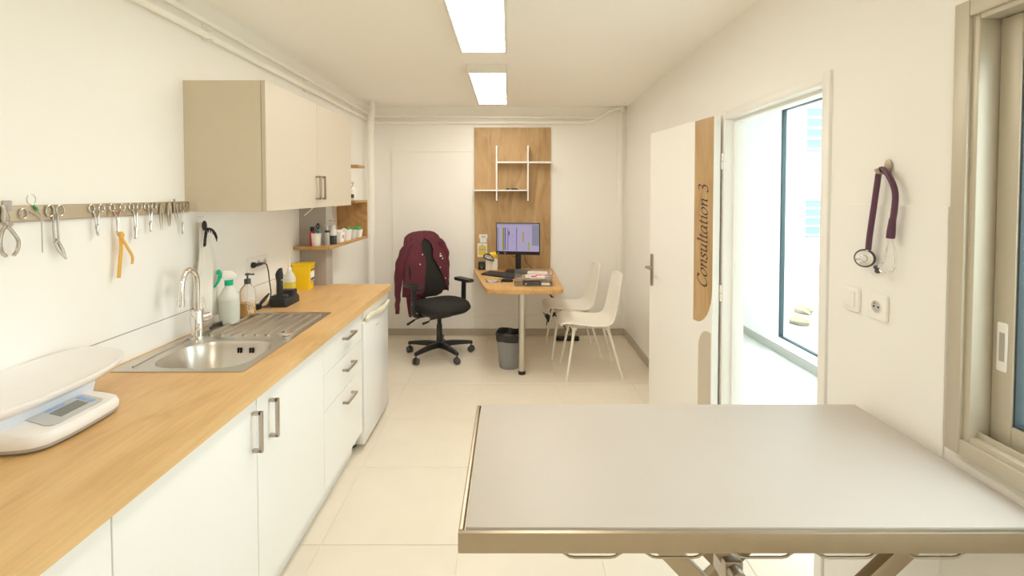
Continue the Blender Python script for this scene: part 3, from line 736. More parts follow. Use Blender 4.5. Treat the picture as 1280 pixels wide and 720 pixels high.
lathe_part('liquid', [(0.024, 0), (0.025, 0.003), (0.025, 0.062), (0.024, 0.063)], mat('charcoal_liquid', (0.06, 0.065, 0.07), 0.3), t, c); lathe_part('neck', [(0.025, 0.063), (0.025, 0.08), (0.018, 0.105), (0.016, 0.11), (0.016, 0.135), (0.006, 0.137)], frost_m, t, c)
build(MB().lathe([(0.005, 0.136), (0.005, 0.168)], 10, c).box((c[0] - 0.03, c[1] - 0.006, c[2] + 0.166), (c[0] + 0.014, c[1] + 0.006, c[2] + 0.173), 0.002), 'pump', lpanel_m, t, True)
def tub(y, x, label, top=None, s=1.0, name='storage_tub', m=None, h=0.075):
    m = m or white_m
    t = thing(name, label, 'tub', (x, y, ZS))
    lo = [(p[0], p[1], ZS) for p in rrect(x - 0.030 * s, y - 0.040 * s, x + 0.030 * s, y + 0.040 * s, 0.008, 4)]
    hi = [(p[0], p[1], ZS + h) for p in rrect(x - 0.037 * s, y - 0.048 * s, x + 0.037 * s, y + 0.048 * s, 0.010, 4)]
    hi2 = [(p[0], p[1], ZS + h) for p in rrect(x - 0.035 * s, y - 0.046 * s, x + 0.035 * s, y + 0.046 * s, 0.010, 4)]
    lo2 = [(p[0], p[1], ZS + 0.004) for p in rrect(x - 0.028 * s, y - 0.038 * s, x + 0.028 * s, y + 0.038 * s, 0.008, 4)]
    build(MB().rings([lo, hi, hi2, lo2]), 'tub', m, t, True)
    return t
def crumple(x, y, z, r, m, parent, nm):
    mb = MB().ball((x, y, z), (r, r, r * 0.6), 14)
    for v in mb.bm.verts: v.co += Vector((random.uniform(-1, 1), random.uniform(-1, 1), random.uniform(-1, 1))) * r * 0.12
    build(mb, nm, m, parent, True)
t = tub(3.645, -1.275, 'white tub of cotton wool on the shelf, nearest of the tubs'); crumple(-1.275, 3.645, ZS + 0.075, 0.032, cloth_m, t, 'cotton_wool')
build(MB().prism(rrect(3.63, ZS + 0.03, 3.66, ZS + 0.055, 0.006), -1.243, -1.238, 'yz'), 'label', grey_m, t, True)
t = tub(3.80, -1.275, 'white tub on the shelf with a green-edged pack inside', s=1.05, h=0.082); crumple(-1.285, 3.80, ZS + 0.076, 0.026, cloth_m, t, 'cotton_wool')
build(MB().box((-1.268, 3.82, ZS + 0.02), (-1.258, 3.84, ZS + 0.105), 0.002), 'green_pack', lgreen_m, t, True)
t = tub(3.945, -1.275, 'grey translucent tub on the shelf filled with sachets', s=0.95, m=frost_m, h=0.07)
build(MB().box((-1.285, 3.93, ZS + 0.01), (-1.265, 3.96, ZS + 0.085), 0.003), 'sachet', lgreen_m, t, True); crumple(-1.285, 3.935, ZS + 0.068, 0.02, lpanel_m, t, 'sachet')
t = tub(4.085, -1.27, 'small white tub at the shelf\'s far end with crumpled green wrapper', s=0.95, h=0.062); crumple(-1.27, 4.085, ZS + 0.070, 0.032, lgreen_m, t, 'green_wrapper')
t = thing('soap_dispenser', 'small white pump dispenser on top of the boxed shelf', 'bottle', (-1.27, 3.97, 1.495)); c = (-1.27, 3.97, 1.495)
lathe_part('body', [(0.028, 0), (0.03, 0.004), (0.03, 0.085), (0.012, 0.105), (0.012, 0.115)], white_m, t, c)
build(MB().lathe([(0.006, 0.114), (0.005, 0.14)], 10, c).box((c[0] - 0.028, c[1] - 0.006, c[2] + 0.138), (c[0] + 0.012, c[1] + 0.006, c[2] + 0.147), 0.002), 'pump', lpanel_m, t, True)
build(MB().prism(rrect(c[0] - 0.006, c[2] + 0.02, c[0] + 0.02, c[2] + 0.05, 0.004), c[1] - 0.0315, c[1] - 0.0285, 'xz'), 'label', dgrey_m, t, True)
# hook with ring on the grey pier, white cable end under the cabinet
t = thing('wall_hook', 'small black ring hook on the grey pier above the shelf', 'hook', (-1.37, 3.44, 1.31))
build(MB().cyl((-1.345, 3.44, 1.335), (-1.345, 3.43, 1.335), 0.006, seg=10), 'stud', black_m, t, True)
build(MB().tube([(-1.345 + 0.009 * math.cos(a), 3.431, 1.318 + 0.015 * math.sin(a)) for a in [k * PI / 8 for k in range(16)]], 0.003, 8, closed=True), 'ring', black_m, t, True)
build(MB().tube(spline([(-1.34, 3.37, 1.468), (-1.36, 3.36, 1.44), (-1.40, 3.34, 1.40)], 4), 0.004, 8), 'white_cable', white_m, None, label='short white cable hanging below the wall cabinet', cat='cable')

# ================================================================== INSTRUMENT RAILS AND INSTRUMENTS
XR = -1.4655
def rail(y0, y1, label):
    t = thing('magnetic_rail', label, 'rail', (XL, (y0 + y1) / 2, 1.49), group='instrument rails')
    build(MB().box((XL + 0.0002, y0, 1.466), (XR - 0.002, y1, 1.514), 0.001, 1), 'backing', rail_m, t, True)
    build(MB().box((XR - 0.002, y0 + 0.001, 1.4665), (XR, y1 - 0.001, 1.5135), 0.0008, 1), 'face', rail_m, t, True)
rail(1.10, 1.779, 'brushed metal instrument rail nearer the viewer')
rail(1.785, 2.234, 'brushed metal instrument rail running up to the wall cabinet')

def ring_pts(cy, cz, ry, rz_, n=18, x=0.0, tilt=0.0):
    out = []
    for k in range(n):
        a = 2 * PI * k / n
        p, q = ry * math.cos(a), rz_ * math.sin(a)
        out.append((x, cy + p * math.cos(tilt) - q * math.sin(tilt), cz + p * math.sin(tilt) + q * math.cos(tilt)))
    return out
def scissors(y, ztop, L, label, spread=0.019, r=0.0135, bend=0.0, blade=0.35, tilt=0.0, wide=0.004, name='surgical_scissors'):
    """ring-handled instrument hanging flat on the rail; local y along the rail, z up, x out of the rail"""
    t = thing(name, label, 'forceps' if 'forceps' in label else 'scissors', (XR, y, ztop), 0, 'ring-handled instruments on the rail')
    zj = -L * (1 - blade)
    for s in (-1, 1):
        x = 0.004 + (0.0025 if s > 0 else 0)
        h = MB()
        h.tube(ring_pts(s * spread, -r, r * 0.86, r, 18, x), 0.0021, 8, closed=True)
        h.tube(spline([(x, s * spread * 0.75, -2 * r + 0.002), (x, s * 0.006, -2 * r - 0.016), (x, s * 0.0025, zj)], 5), 0.0024, 8)
        tip = [(x, s * 0.002, zj), (x, s * -0.0018, zj - (L + zj) * 0.55), (x, s * -0.0008 + bend, -L)]
        h.tube(spline(tip, 4), [wide] * 4 + [wide * 0.85] * 4 + [wide * 0.35], 8)
        M = Matrix.Translation((0, 0, 0)) @ Matrix.Rotation(tilt, 4, 'X')
        bmesh.ops.transform(h.bm, matrix=M, verts=h.bm.verts[:])
        build(h, 'handle', tool_m, t)
    build(MB().cyl((0.002, 0, zj), (0.010, 0, zj), 0.004, seg=12, M=Matrix.Rotation(tilt, 4, 'X')), 'pivot', tool_m, t)
    return t
def tweezers(y, ztop, L, label, w=0.006, tilt=0.0, op=0.010):
    t = thing('tweezers', label, 'tweezers', (XR, y, ztop), 0, 'tweezers on the rail')
    M = Matrix.Rotation(tilt, 4, 'X')
    for s in (-1, 1):
        m = MB().tube(spline([(0.005, 0, 0), (0.005, s * op * 0.5, -L * 0.25), (0.005, s * op * 0.75, -L * 0.55), (0.005, s * op * 0.45, -L)], 4), [0.002, w * .4, w * .5, w * .6, w * .65, w * .7, w * .65, w * .6, w * .5, w * .4, w * .3, w * .22, 0.0008], 8, M=M)
        build(m, 'arm', steeld_m, t)
    build(MB().box((0.002, -0.003, -0.016), (0.008, 0.003, 0.001), 0.001, M=M), 'joint', tool_m, t)
K = 890.0
def yat(px): return K / (636 - px)
# nail clippers / pliers at the left edge
t = thing('nail_clippers', 'chrome plier-type claw clippers at the near end of the rail', 'clippers', (XR, yat(9), 1.50))
for s in (-1, 1):
    build(MB().tube(spline([(0.008, s * 0.004 - 0.012, 0.018), (0.008, -s * 0.004 - 0.008, -0.03), (0.009, s * 0.014 - 0.006, -0.06), (0.009, s * 0.026, -0.09), (0.009, s * 0.022, -0.118), (0.009, s * 0.010, -0.132)], 5), [0.004, 0.005, 0.006, 0.0065, 0.007, 0.006] + [0.005] * 20, 8), 'handle', tool_m, t)
build(MB().cyl((0.002, -0.004, -0.038), (0.018, -0.004, -0.038), 0.009, seg=14), 'pivot', tool_m, t)
build(MB().box((0.003, -0.016, -0.002), (0.012, 0.010, 0.03), 0.003), 'jaw', grey_m, t)
# single-ring probe and green-handled loop
t = thing('ring_probe', 'thin steel probe with one open ring beside the green loop tool', 'probe', (XR, yat(50), 1.49))
build(MB().tube(ring_pts(-0.050, 0.0, 0.0125, 0.0145, 18, 0.004), 0.0018, 8, closed=True).tube(spline([(0.004, -0.032, 0.005), (0.004, -0.012, -0.006), (0.004, 0.004, -0.018), (0.004, 0.006, -0.05), (0.004, 0.006, -0.125)], 5), 0.0016, 8), 'wire', tool_m, t)
t = thing('loop_tool', 'wire loop tool with a green sleeve on the instrument rail', 'probe', (XR, yat(42), 1.52))
build(MB().tube(ring_pts(-0.005, 0.012, 0.014, 0.016, 18, 0.004), 0.0011, 8, closed=True).cyl((0.004, 0.002, -0.003), (0.004, 0.03, -0.038), 0.0014, seg=8), 'wire', tool_m, t)
build(MB().tube([(0.005, 0.002, -0.006), (0.005, 0.008, -0.014), (0.005, 0.015, -0.023)], [0.002, 0.0042, 0.002], 8), 'sleeve', lgreen_m, t)
# bandage scissors with angled blades
t = thing('bandage_scissors', 'large angled bandage scissors on the instrument rail', 'scissors', (XR, yat(69), 1.513))
for s in (-1, 1):
    x = 0.004 + (0.003 if s > 0 else 0)
    build(MB().tube(ring_pts(s * 0.0165, -0.018, 0.0135, 0.0175, 18, x), 0.0026, 8, closed=True)
          .tube([(x, s * 0.006, -0.034), (x, s * 0.006, -0.075), (x, s * 0.006 + 0.002, -0.118)], 0.003, 8)
          .tube([(x, s * 0.005 + 0.002, -0.118), (x, 0.016 + s * 0.004, -0.148), (x, 0.034, -0.178)], [0.004, 0.0055, 0.002], 8), 'handle', tool_m, t)
build(MB().cyl((0.002, 0.003, -0.112), (0.011, 0.003, -0.112), 0.004, seg=12), 'pivot', tool_m, t)
scissors(yat(121), 1.5115, 0.112, 'first small ring-handled forceps left of the rail joint', bend=0.004)
hk = scissors(yat(147), 1.5115, 0.120, 'forceps clamping the yellow rubber strap', spread=0.023, blade=0.6)
build(MB().box((0.002, -0.010, -0.040), (0.010, -0.004, -0.030), 0.001), 'red_mark', pink_m, hk)
scissors(yat(169.5), 1.5115, 0.140, 'longest forceps on the rail, right of the yellow strap', bend=-0.004, wide=0.005)
scissors(yat(188), 1.5115, 0.118, 'slim ring-handled forceps between the longest forceps and the tweezers')
tweezers(yat(201.5), 1.508, 0.112, 'slim tweezers, leftmost of the three tweezers')
tweezers(yat(211.5), 1.515, 0.108, 'broad dark tweezers, middle of the three tweezers', w=0.010)
tweezers(yat(218.0), 1.526, 0.104, 'tilted tweezers, rightmost of the three tweezers', tilt=0.16)
scissors(yat(228), 1.5115, 0.142, 'ring-handled forceps at the rail end touching the wall cabinet', spread=0.021)
# yellow rubber strap
yb = yat(149)
t = thing('rubber_strap', 'yellow rubber tourniquet strap knotted onto hanging forceps', 'strap', (XR + 0.006, yb, 1.40))
def ribbon(pts, w, parent, nm, m, th=0.0012, ax=Vector((0, 1, 0))):
    P = spline(pts, 6); g = MB(); lp = []
    for i, p in enumerate(P):
        tt = (P[min(i + 1, len(P) - 1)] - P[max(i - 1, 0)]).normalized()
        nrm = Vector((1, 0, 0)); sd = tt.cross(nrm).normalized()
        lp.append([p + sd * w / 2 + nrm * th, p - sd * w / 2 + nrm * th, p - sd * w / 2 - nrm * th, p + sd * w / 2 - nrm * th])
    g.rings(lp); build(g, nm, m, parent, smooth=30)
ribbon([(0.004, 0.0, -0.01), (0.006, -0.004, -0.06), (0.004, -0.010, -0.13), (0.005, -0.016, -0.165)], 0.016, t, 'strap_tail', band_m)
ribbon([(0.006, 0.004, -0.02), (0.010, 0.022, -0.055), (0.008, 0.045, -0.085), (0.006, 0.052, -0.105), (0.005, 0.049, -0.122)], 0.011, t, 'strap_tail', band_m)
mb = MB().ball((0.006, 0.0, -0.008), (0.008, 0.011, 0.016), 12).box((0.002, -0.022, 0.0), (0.008, 0.004, 0.005), 0.001, M=Matrix.Rotation(-0.25, 4, 'X'))
build(mb, 'knot', band_m, t)

# white cloth and black claw clip below the cabinet
cy = 2.315
t = thing('hanging_cloth', 'white cloth hanging from a hook below the wall cabinet', 'cloth', (XL + 0.01, cy, 1.42))
g = []
for i in range(22):
    f = i / 21; z = 1.415 - 0.47 * f
    wdt = 0.022 + 0.058 * min(1, f * 2.2)
    row = []
    for j in range(15):
        u = j / 14 * 2 - 1
        row.append((XL + 0.027 + 0.013 * math.sin(u * 6 + f * 1.5) * min(1, f * 3) + 0.012 * (1 - u * u), cy + u * wdt + 0.035 * f + 0.012 * math.sin(f * 5), z + 0.01 * math.sin(u * 3) * f))
    g.append(row)
cl = build(MB().sheet(g), 'cloth', cloth_m, t, True, smooth=60)
sm = cl.modifiers.new('thickness', 'SOLIDIFY'); sm.thickness = 0.004; sm.offset = 0
build(MB().tube([(XL + 0.006, cy + 0.003, 1.44), (XL + 0.03, cy + 0.003, 1.435), (XL + 0.036, cy + 0.003, 1.447)], 0.004, 8), 'hook', white_m, t, True)
t = thing('claw_clip', 'black toothed claw clip gripping the hanging white cloth', 'clip', (XL + 0.05, cy, 1.40))
def claw(pts, parent, nt, side):
    P = spline(pts, 5); m = MB().tube(P, 0.0045, 8, flat=1.4)
    for k in range(nt):
        p = P[2 + int((len(P) - 3) * k / (nt - 1))]
        m.tube([p, p + Vector((0.008, side[0] * 0.020, side[1] * 0.020))], [0.005, 0.001], 6)
    build(m, 'jaw', black_m, parent, True)
xh = XL + 0.056; cy = 2.275
claw([(xh, cy + 0.030, 1.385), (xh + 0.004, cy + 0.018, 1.368), (xh, cy + 0.016, 1.335), (xh, cy + 0.012, 1.305)], t, 6, (-1, -0.2))
claw([(xh, cy + 0.030, 1.385), (xh + 0.006, cy + 0.055, 1.380), (xh + 0.004, cy + 0.085, 1.360), (xh, cy + 0.105, 1.335)], t, 6, (-0.5, -1))
build(MB().ball((xh + 0.003, cy + 0.008, 1.400), (0.009, 0.016, 0.024), 12), 'grip', black_m, t, True)
t = thing('claw_clip', 'black toothed claw clip lying on the drainer behind the tap', 'clip', (-1.40, 2.31, zt))
c0 = (-1.405, 2.28, zt + 0.012)
build(MB().tube(spline([(c0[0], c0[1], c0[2]), (c0[0] + 0.01, c0[1] + 0.03, c0[2] + 0.008), (c0[0] + 0.012, c0[1] + 0.07, c0[2] + 0.004)], 5), 0.007, 8), 'jaw', black_m, t, True)
tm = MB()
for k in range(6): tm.tube([(c0[0] + 0.004 + k * 0.0015, c0[1] + 0.008 + k * 0.011, c0[2] + 0.004), (c0[0] + 0.012 + k * 0.0015, c0[1] + 0.008 + k * 0.011, c0[2] + 0.022)], [0.004, 0.001], 6)
build(tm, 'teeth', black_m, t, True)

# ================================================================== BOTTLES AND DEVICES ON THE WORKTOP
def spray():
    c = (-1.392, 2.415, zt + 0.0015)
    t = thing('spray_bottle', 'translucent spray bottle with green trigger on the drainer', 'bottle', c)
    lathe_part('bottle', [(0.040, 0), (0.044, 0.004), (0.045, 0.02), (0.045, 0.125), (0.043, 0.14), (0.030, 0.168), (0.018, 0.185), (0.0155, 0.195), (0.0155, 0.205)], frost_m, t, c, 28)
    lathe_part('liquid', [(0.0385, 0.005), (0.0456, 0.012), (0.0456, 0.122), (0.0456, 0.1225)], milky_m, t, c, 28)
    lathe_part('collar', [(0.019, 0.19), (0.0195, 0.192), (0.0195, 0.214), (0.016, 0.216)], green_m, t, c, 20)
    hd = MB().prism([(-0.030, 0.232), (-0.026, 0.262), (0.012, 0.262), (0.034, 0.245), (0.036, 0.226), (0.010, 0.216), (-0.012, 0.216)], -0.011, 0.011, 'xz', 0.003)
    M = Matrix.Translation(c) @ Matrix.Rotation(math.radians(30), 4, 'Z')
    hd2 = MB(); hd2._merge(hd.bm, M); build(hd2, 'spray_head', white_m, t, True)
    tr = MB().prism([(-0.030, 0.258), (-0.040, 0.272), (-0.052, 0.266), (-0.052, 0.250), (-0.044, 0.246), (-0.050, 0.215), (-0.066, 0.186), (-0.058, 0.184), (-0.040, 0.208), (-0.028, 0.236)], -0.008, 0.008, 'xz', 0.002)
    tr2 = MB(); tr2._merge(tr.bm, M); build(tr2, 'trigger', green_m, t, True)
spray()
c = (-1.385, 2.575, zt + 0.0015)
t = thing('soap_bottle', 'clear pump bottle half full of amber soap on the drainer', 'bottle', c)
lathe_part('liquid', [(0.033, 0.004), (0.037, 0.008), (0.037, 0.068), (0.0365, 0.0685)], amber_m, t, c, 24)
lathe_part('bottle', [(0.034, 0), (0.038, 0.004), (0.038, 0.125), (0.034, 0.143), (0.018, 0.162), (0.014, 0.168), (0.014, 0.18)], clear_m, t, c, 24)
build(MB().lathe([(0.0165, 0.168), (0.0165, 0.192), (0.008, 0.195), (0.0045, 0.197), (0.0045, 0.212), (0.012, 0.213), (0.012, 0.222), (0.003, 0.224)], 20, c).box((c[0] + 0.004, c[1] - 0.006, c[2] + 0.213), (c[0] + 0.036, c[1] + 0.006, c[2] + 0.221), 0.003), 'pump', dgrey_m, t, True)
build(MB().cyl((c[0], c[1], c[2] + 0.01), (c[0], c[1], c[2] + 0.17), 0.0025, seg=8), 'dip_tube', white_m, t, True)
# white printed lettering wrapped on the bottle side facing the viewer
lm = MB()
for r_i, word in enumerate(('SAV', 'ON', 'OTE', 'LEC', 'ME')):
    tb = text_mesh(word, 0.0235, Matrix.Identity(4), '')
    for v in tb.bm.verts:
        ang = math.radians(-38) + v.co.x / 0.0385
        zz = 0.088 - r_i * 0.0165 + v.co.y
        rr = 0.0384 + v.co.z
        v.co = Vector((c[0] + rr * math.cos(ang), c[1] + rr * math.sin(ang), c[2] + zz))
    lm._merge(tb.bm)
build(lm, 'lettering', paper_m, t, True, smooth=0)

# triple wall socket with plug and cord
XP = XL + 0.006
t = thing('triple_socket', 'white triple wall socket above the worktop', 'socket', (XP, 2.85, 1.14))
build(MB().prism(rrect(2.735, 1.10, 2.965, 1.182, 0.008), XP, XP + 0.011, 'yz', 0.002), 'plate', white_m, t, True)
for k, y in enumerate((2.778, 2.850, 2.922)):
    s_ = build(MB().tube([(XP + 0.012, y + 0.021 * math.cos(a), 1.141 + 0.021 * math.sin(a)) for a in [j * PI / 10 for j in range(20)]], 0.002, 6, closed=True), 'socket_rim', white_m, t, True)
    build(MB().cyl((XP + 0.0105, y, 1.141), (XP + 0.0125, y, 1.141), 0.0195, seg=20), 'socket_well', lpanel_m, s_, True)
    for q in (-0.0095, 0.0095): build(MB().cyl((XP + 0.012, y + q, 1.141), (XP + 0.0135, y + q, 1.141), 0.0032, seg=10), 'pin_hole', void_m, s_, True)
t = thing('charger_plug', 'black charger plug and cord in the triple wall socket', 'plug', (XP + 0.012, 2.778, 1.141))
build(MB().lathe([(0.017, 0.0), (0.017, 0.012), (0.011, 0.020)], 16, (0, 0, 0), M=Matrix.Translation((XP + 0.0140, 2.778, 1.141)) @ Matrix.Rotation(PI / 2, 4, 'Y')).box((XP + 0.020, 2.766, 1.132), (XP + 0.042, 2.85, 1.149), 0.005), 'plug', black_m, t, True)
build(MB().tube(spline([(XP + 0.031, 2.845, 1.140), (XP + 0.033, 2.895, 1.132), (XP + 0.036, 2.915, 1.09), (XP + 0.05, 2.90, 1.03), (XP + 0.065, 2.885, 0.965), (XP + 0.07, 2.86, 0.925), (XP + 0.075, 2.825, 0.9065), (XP + 0.085, 2.80, 0.906), (XP + 0.105, 2.83, 0.9055)], 6), 0.0035, 8), 'cord', black_m, t, True)
# adapter lump and clip beside the stand
t = thing('power_adapter', 'black adapter and small cord bundle beside the charging stand', 'adapter', (-1.395, 2.71, WT))
build(MB().box((-1.425, 2.70, WT + 0.0005), (-1.395, 2.745, WT + 0.030), 0.005), 'adapter_body', black_m, t, True)
build(MB().tube(spline([(-1.40, 2.735, WT + 0.03), (-1.385, 2.76, WT + 0.055), (-1.375, 2.785, WT + 0.078)], 5), [0.008, 0.009, 0.01, 0.01, 0.01, 0.01, 0.009, 0.008, 0.006, 0.005, 0.004], 8), 'clip', black_m, t, True)
build(MB().tube(spline([(-1.39, 2.74, WT + 0.01), (-1.36, 2.75, WT + 0.008), (-1.365, 2.79, WT + 0.006), (-1.385, 2.80, WT + 0.006)], 5, True), 0.004, 8, closed=True), 'cord_loop', dgrey_m, t, True)

# hair clipper in charging stand
t = thing('charging_stand', 'black charging stand on the worktop behind the sink', 'charger', (-1.315, 2.84, WT), math.radians(0))
bx0, bx1, by0, by1 = -1.372, -1.268, 2.765, 2.945
lo = [(p[0], p[1], WT + 0.0005) for p in rrect(bx0, by0, bx1, by1, 0.010, 4)]
mi = [(p[0], p[1], WT + 0.030) for p in rrect(bx0, by0, bx1, by1, 0.010, 4)]
hi = [(p[0], p[1], WT + 0.048) for p in rrect(bx0 + 0.010, by0 + 0.004, bx1 - 0.006, by1 - 0.01, 0.010, 4)]
build(MB().rings([lo, mi, hi]), 'base', black_m, t, True)
build(MB().prism([(by0 + 0.004, WT + 0.046), (by0 + 0.066, WT + 0.046), (by0 + 0.062, WT + 0.066), (by0 + 0.010, WT + 0.066)], bx0 + 0.012, bx1 - 0.012, 'yz', 0.004), 'front_cradle', black_m, t, True)
build(MB().prism([(by1 - 0.075, WT + 0.046), (by1 - 0.012, WT + 0.046), (by1 - 0.014, WT + 0.078), (by1 - 0.066, WT + 0.078)], bx0 + 0.012, bx1 - 0.010, 'yz', 0.004), 'rear_cradle', black_m, t, True)
cc = (-1.322, 2.802)
t = thing('hair_clipper', 'black cordless hair clipper standing in the charging stand', 'clipper', (*cc, WT + 0.0665))
lp = []
for f, wx, wy, ox in ((0.0, 0.017, 0.014, 0), (0.02, 0.019, 0.016, 0), (0.07, 0.018, 0.016, 0.0), (0.10, 0.021, 0.018, -0.001), (0.118, 0.022, 0.018, -0.002), (0.135, 0.017, 0.015, 0.0), (0.15, 0.011, 0.012, 0.005), (0.155, 0.006, 0.01, 0.008)):
    lp.append([(cc[0] + ox + wx * math.cos(a), cc[1] + wy * math.sin(a), WT + 0.0665 + f) for a in [2 * PI * k / 18 for k in range(18)]])
build(MB().rings(lp), 'body', black_m, t, True)
build(MB().box((cc[0] + 0.014, cc[1] - 0.012, WT + 0.150), (cc[0] + 0.0215, cc[1] + 0.004, WT + 0.156), 0.001), 'switch', lpanel_m, t, True)

c = (-1.405, 3.115, WT + 0.0003)
t = thing('wash_bottle', 'squeeze wash bottle with yellow liquid and long thin nozzle', 'bottle', c)
lathe_part('liquid', [(0.033, 0.003), (0.0367, 0.004), (0.0367, 0.085), (0.0362, 0.0855)], yliq_m, t, c, 24)
lathe_part('bottle', [(0.033, 0), (0.036, 0.003), (0.036, 0.105), (0.030, 0.125), (0.017, 0.148), (0.013, 0.152)], frost_m, t, c, 24)
lathe_part('cap', [(0.014, 0.150), (0.014, 0.170), (0.006, 0.180), (0.0045, 0.20), (0.003, 0.285), (0.0015, 0.287)], white_m, t, c, 16)
# yellow sharps box
t = thing('sharps_box', 'yellow sharps disposal box against the grey pier', 'box', (-1.405, 3.335, WT), 0.10)
def frus(x0, y0, x1, y1, z0, z1, g, r=0.006):
    return [[(p[0], p[1], z0) for p in rrect(x0, y0, x1, y1, r, 3)], [(p[0], p[1], z1) for p in rrect(x0 - g, y0 - g, x1 + g, y1 + g, r, 3)]]
build(MB().rings(frus(-0.050, -0.055, 0.050, 0.040, 0.0005, 0.165, 0.010)), 'box', yellow_m, t)
build(MB().prism(rrect(-0.065, -0.070, 0.065, 0.052, 0.008), 0.166, 0.176, 'xy', 0.002), 'lid', yellow_m, t)
build(MB().box((0.0585, -0.045, 0.06), (0.0605, 0.03, 0.075), M=None).box((0.0578, -0.045, 0.048), (0.0592, 0.03, 0.052)), 'black_print', dgrey_m, t)
lb = build(MB().box((0.056, -0.048, 0.05), (0.0588, 0.034, 0.118), M=Matrix.Translation((0.0, 0, 0)) @ Matrix.Rotation(0.0, 4, 'Y')), 'paper_label', paper_m, t)
build(MB().box((0.0585, -0.048, 0.128), (0.0612, 0.034, 0.134)), 'black_print', dgrey_m, t)

# ================================================================== BABY SCALE
t = thing('baby_scale', 'white baby scale with curved tray at the near end of the worktop', 'scale', (-1.33, 1.33, WT))
def outline(pts, r_n=5): return spline([(p[0], p[1], 0) for p in pts], r_n, True)
bo = [(-1.455, 1.215), (-1.36, 1.185), (-1.235, 1.182), (-1.175, 1.205), (-1.158, 1.26), (-1.158, 1.36), (-1.166, 1.435), (-1.19, 1.46), (-1.30, 1.475), (-1.455, 1.46)]
O = outline(bo); cx, cyy = -1.31, 1.33
def so(f, z, tilt=0.0): return [(cx + (p.x - cx) * f, cyy + (p.y - cyy) * f, z + tilt * (p.x - cx)) for p in O]
build(MB().rings([so(0.955, WT + 0.006), so(0.975, WT + 0.006), so(0.985, WT + 0.010), so(0.985, WT + 0.0155)]), 'base_plate', grey_m, t, True)
build(MB().rings([so(0.99, WT + 0.0155), so(1.0, WT + 0.020), so(1.0, WT + 0.036, -0.02), so(0.965, WT + 0.052, -0.05), so(0.90, WT + 0.058, -0.08)]), 'housing', scale_m, t, True, smooth=50)
for (x, y) in ((-1.19, 1.24), (-1.19, 1.42), (-1.42, 1.25), (-1.42, 1.43)): build(MB().cyl((x, y, WT), (x, y, WT + 0.0065), 0.012, seg=14), 'foot', rubber_m, t, True)
def on_top(x, y, dz): return (x, y, WT + 0.0583 - 0.08 * (x - cx) + dz)
def plate(nm, poly, m, h, par):
    lo = [on_top(p[0], p[1], 0.0002) for p in poly]; hi = [on_top(p[0], p[1], h) for p in poly]
    return build(MB().rings([lo, hi]), nm, m, par, True, smooth=0)
dp = plate('display_panel', [(-1.270, 1.265), (-1.198, 1.245), (-1.185, 1.25), (-1.182, 1.27), (-1.183, 1.40), (-1.19, 1.415), (-1.262, 1.432), (-1.272, 1.425)], lpanel_m, 0.0012, t)
plate('lcd', [(-1.245, 1.305), (-1.203, 1.295), (-1.203, 1.382), (-1.245, 1.392)], lcd_m, 0.002, dp)
for k in range(3):
    x, y = -1.250 + k * 0.021, 1.408 - k * 0.006
    plate('button', [(x - 0.008, y - 0.006), (x + 0.008, y - 0.008), (x + 0.008, y + 0.006), (x - 0.008, y + 0.008)], lblue_m, 0.0025, dp)
plate('print', [(-1.262, 1.31), (-1.254, 1.308), (-1.254, 1.365), (-1.262, 1.367)], lblue_m, 0.0016, dp)
# pedestal and tray
build(MB().rings([[(p[0], p[1], z) for p in rrect(-1.44 + e, 1.18 + e, -1.268 - e, 1.50 - e, 0.03, 5)] for z, e in ((WT + 0.040, 0.004), (WT + 0.070, 0.0), (WT + 0.084, 0.0))]), 'load_plate', mat('pale_blue_plastic', (0.74, 0.77, 0.84), 0.35), t, True)
def tray_loop(f, z, bow, n=56):
    out = []
    for k in range(n):
        a = 2 * PI * k / n
        ca, sa = math.cos(a), math.sin(a)
        e = 2 / 3.0
        x = 0.122 * f * math.copysign(abs(ca) ** e, ca); y = 0.285 * f * math.copysign(abs(sa) ** e, sa)
        out.append((-1.355 + x, 1.345 + y, z - 0.002 - 0.09 * x + bow * (y / 0.285) ** 2))
    return out
tl = [tray_loop(0.55, WT + 0.0905, 0.01), tray_loop(0.86, WT + 0.094, 0.012), tray_loop(0.985, WT + 0.108, 0.012), tray_loop(1.02, WT + 0.116, 0.012), tray_loop(1.02, WT + 0.122, 0.012), tray_loop(0.985, WT + 0.124, 0.012), tray_loop(0.94, WT + 0.118, 0.012), tray_loop(0.80, WT + 0.103, 0.012), tray_loop(0.4, WT + 0.098, 0.012)]
build(MB().rings(tl), 'tray', scale_m, t, True, smooth=60)

# ================================================================== EXAMINATION TABLE
TX0, TX1, TY0, TY1, TZ = -0.105, 1.148, 0.985, 1.60, 0.85
t = thing('examination_table', 'steel veterinary examination table with grey top in the foreground', 'table', ((TX0 + TX1) / 2, (TY0 + TY1) / 2, 0))
m = MB()
zb = TZ - 0.042
m.box((TX0, TY0, zb), (TX1, TY0 + 0.012, TZ + 0.001), 0.002); m.box((TX0, TY1 - 0.006, zb), (TX1, TY1, TZ - 0.002), 0.001)
m.box((TX0, TY0 + 0.012, zb), (TX0 + 0.010, TY1 - 0.006, TZ + 0.001), 0.002); m.box((TX1 - 0.006, TY0 + 0.012, zb), (TX1, TY1 - 0.006, TZ - 0.002), 0.001)
m.box((TX0 + 0.012, TY0 + 0.012, TZ - 0.016), (TX1 - 0.006, TY1 - 0.006, TZ - 0.010))
build(m, 'frame', steeld_m, t, True)
build(MB().box((TX0 + 0.0145, TY0 + 0.017, TZ - 0.0098), (TX1 - 0.002, TY1 - 0.001, TZ + 0.0025), 0.003), 'top_mat', mattop_m, t, True)
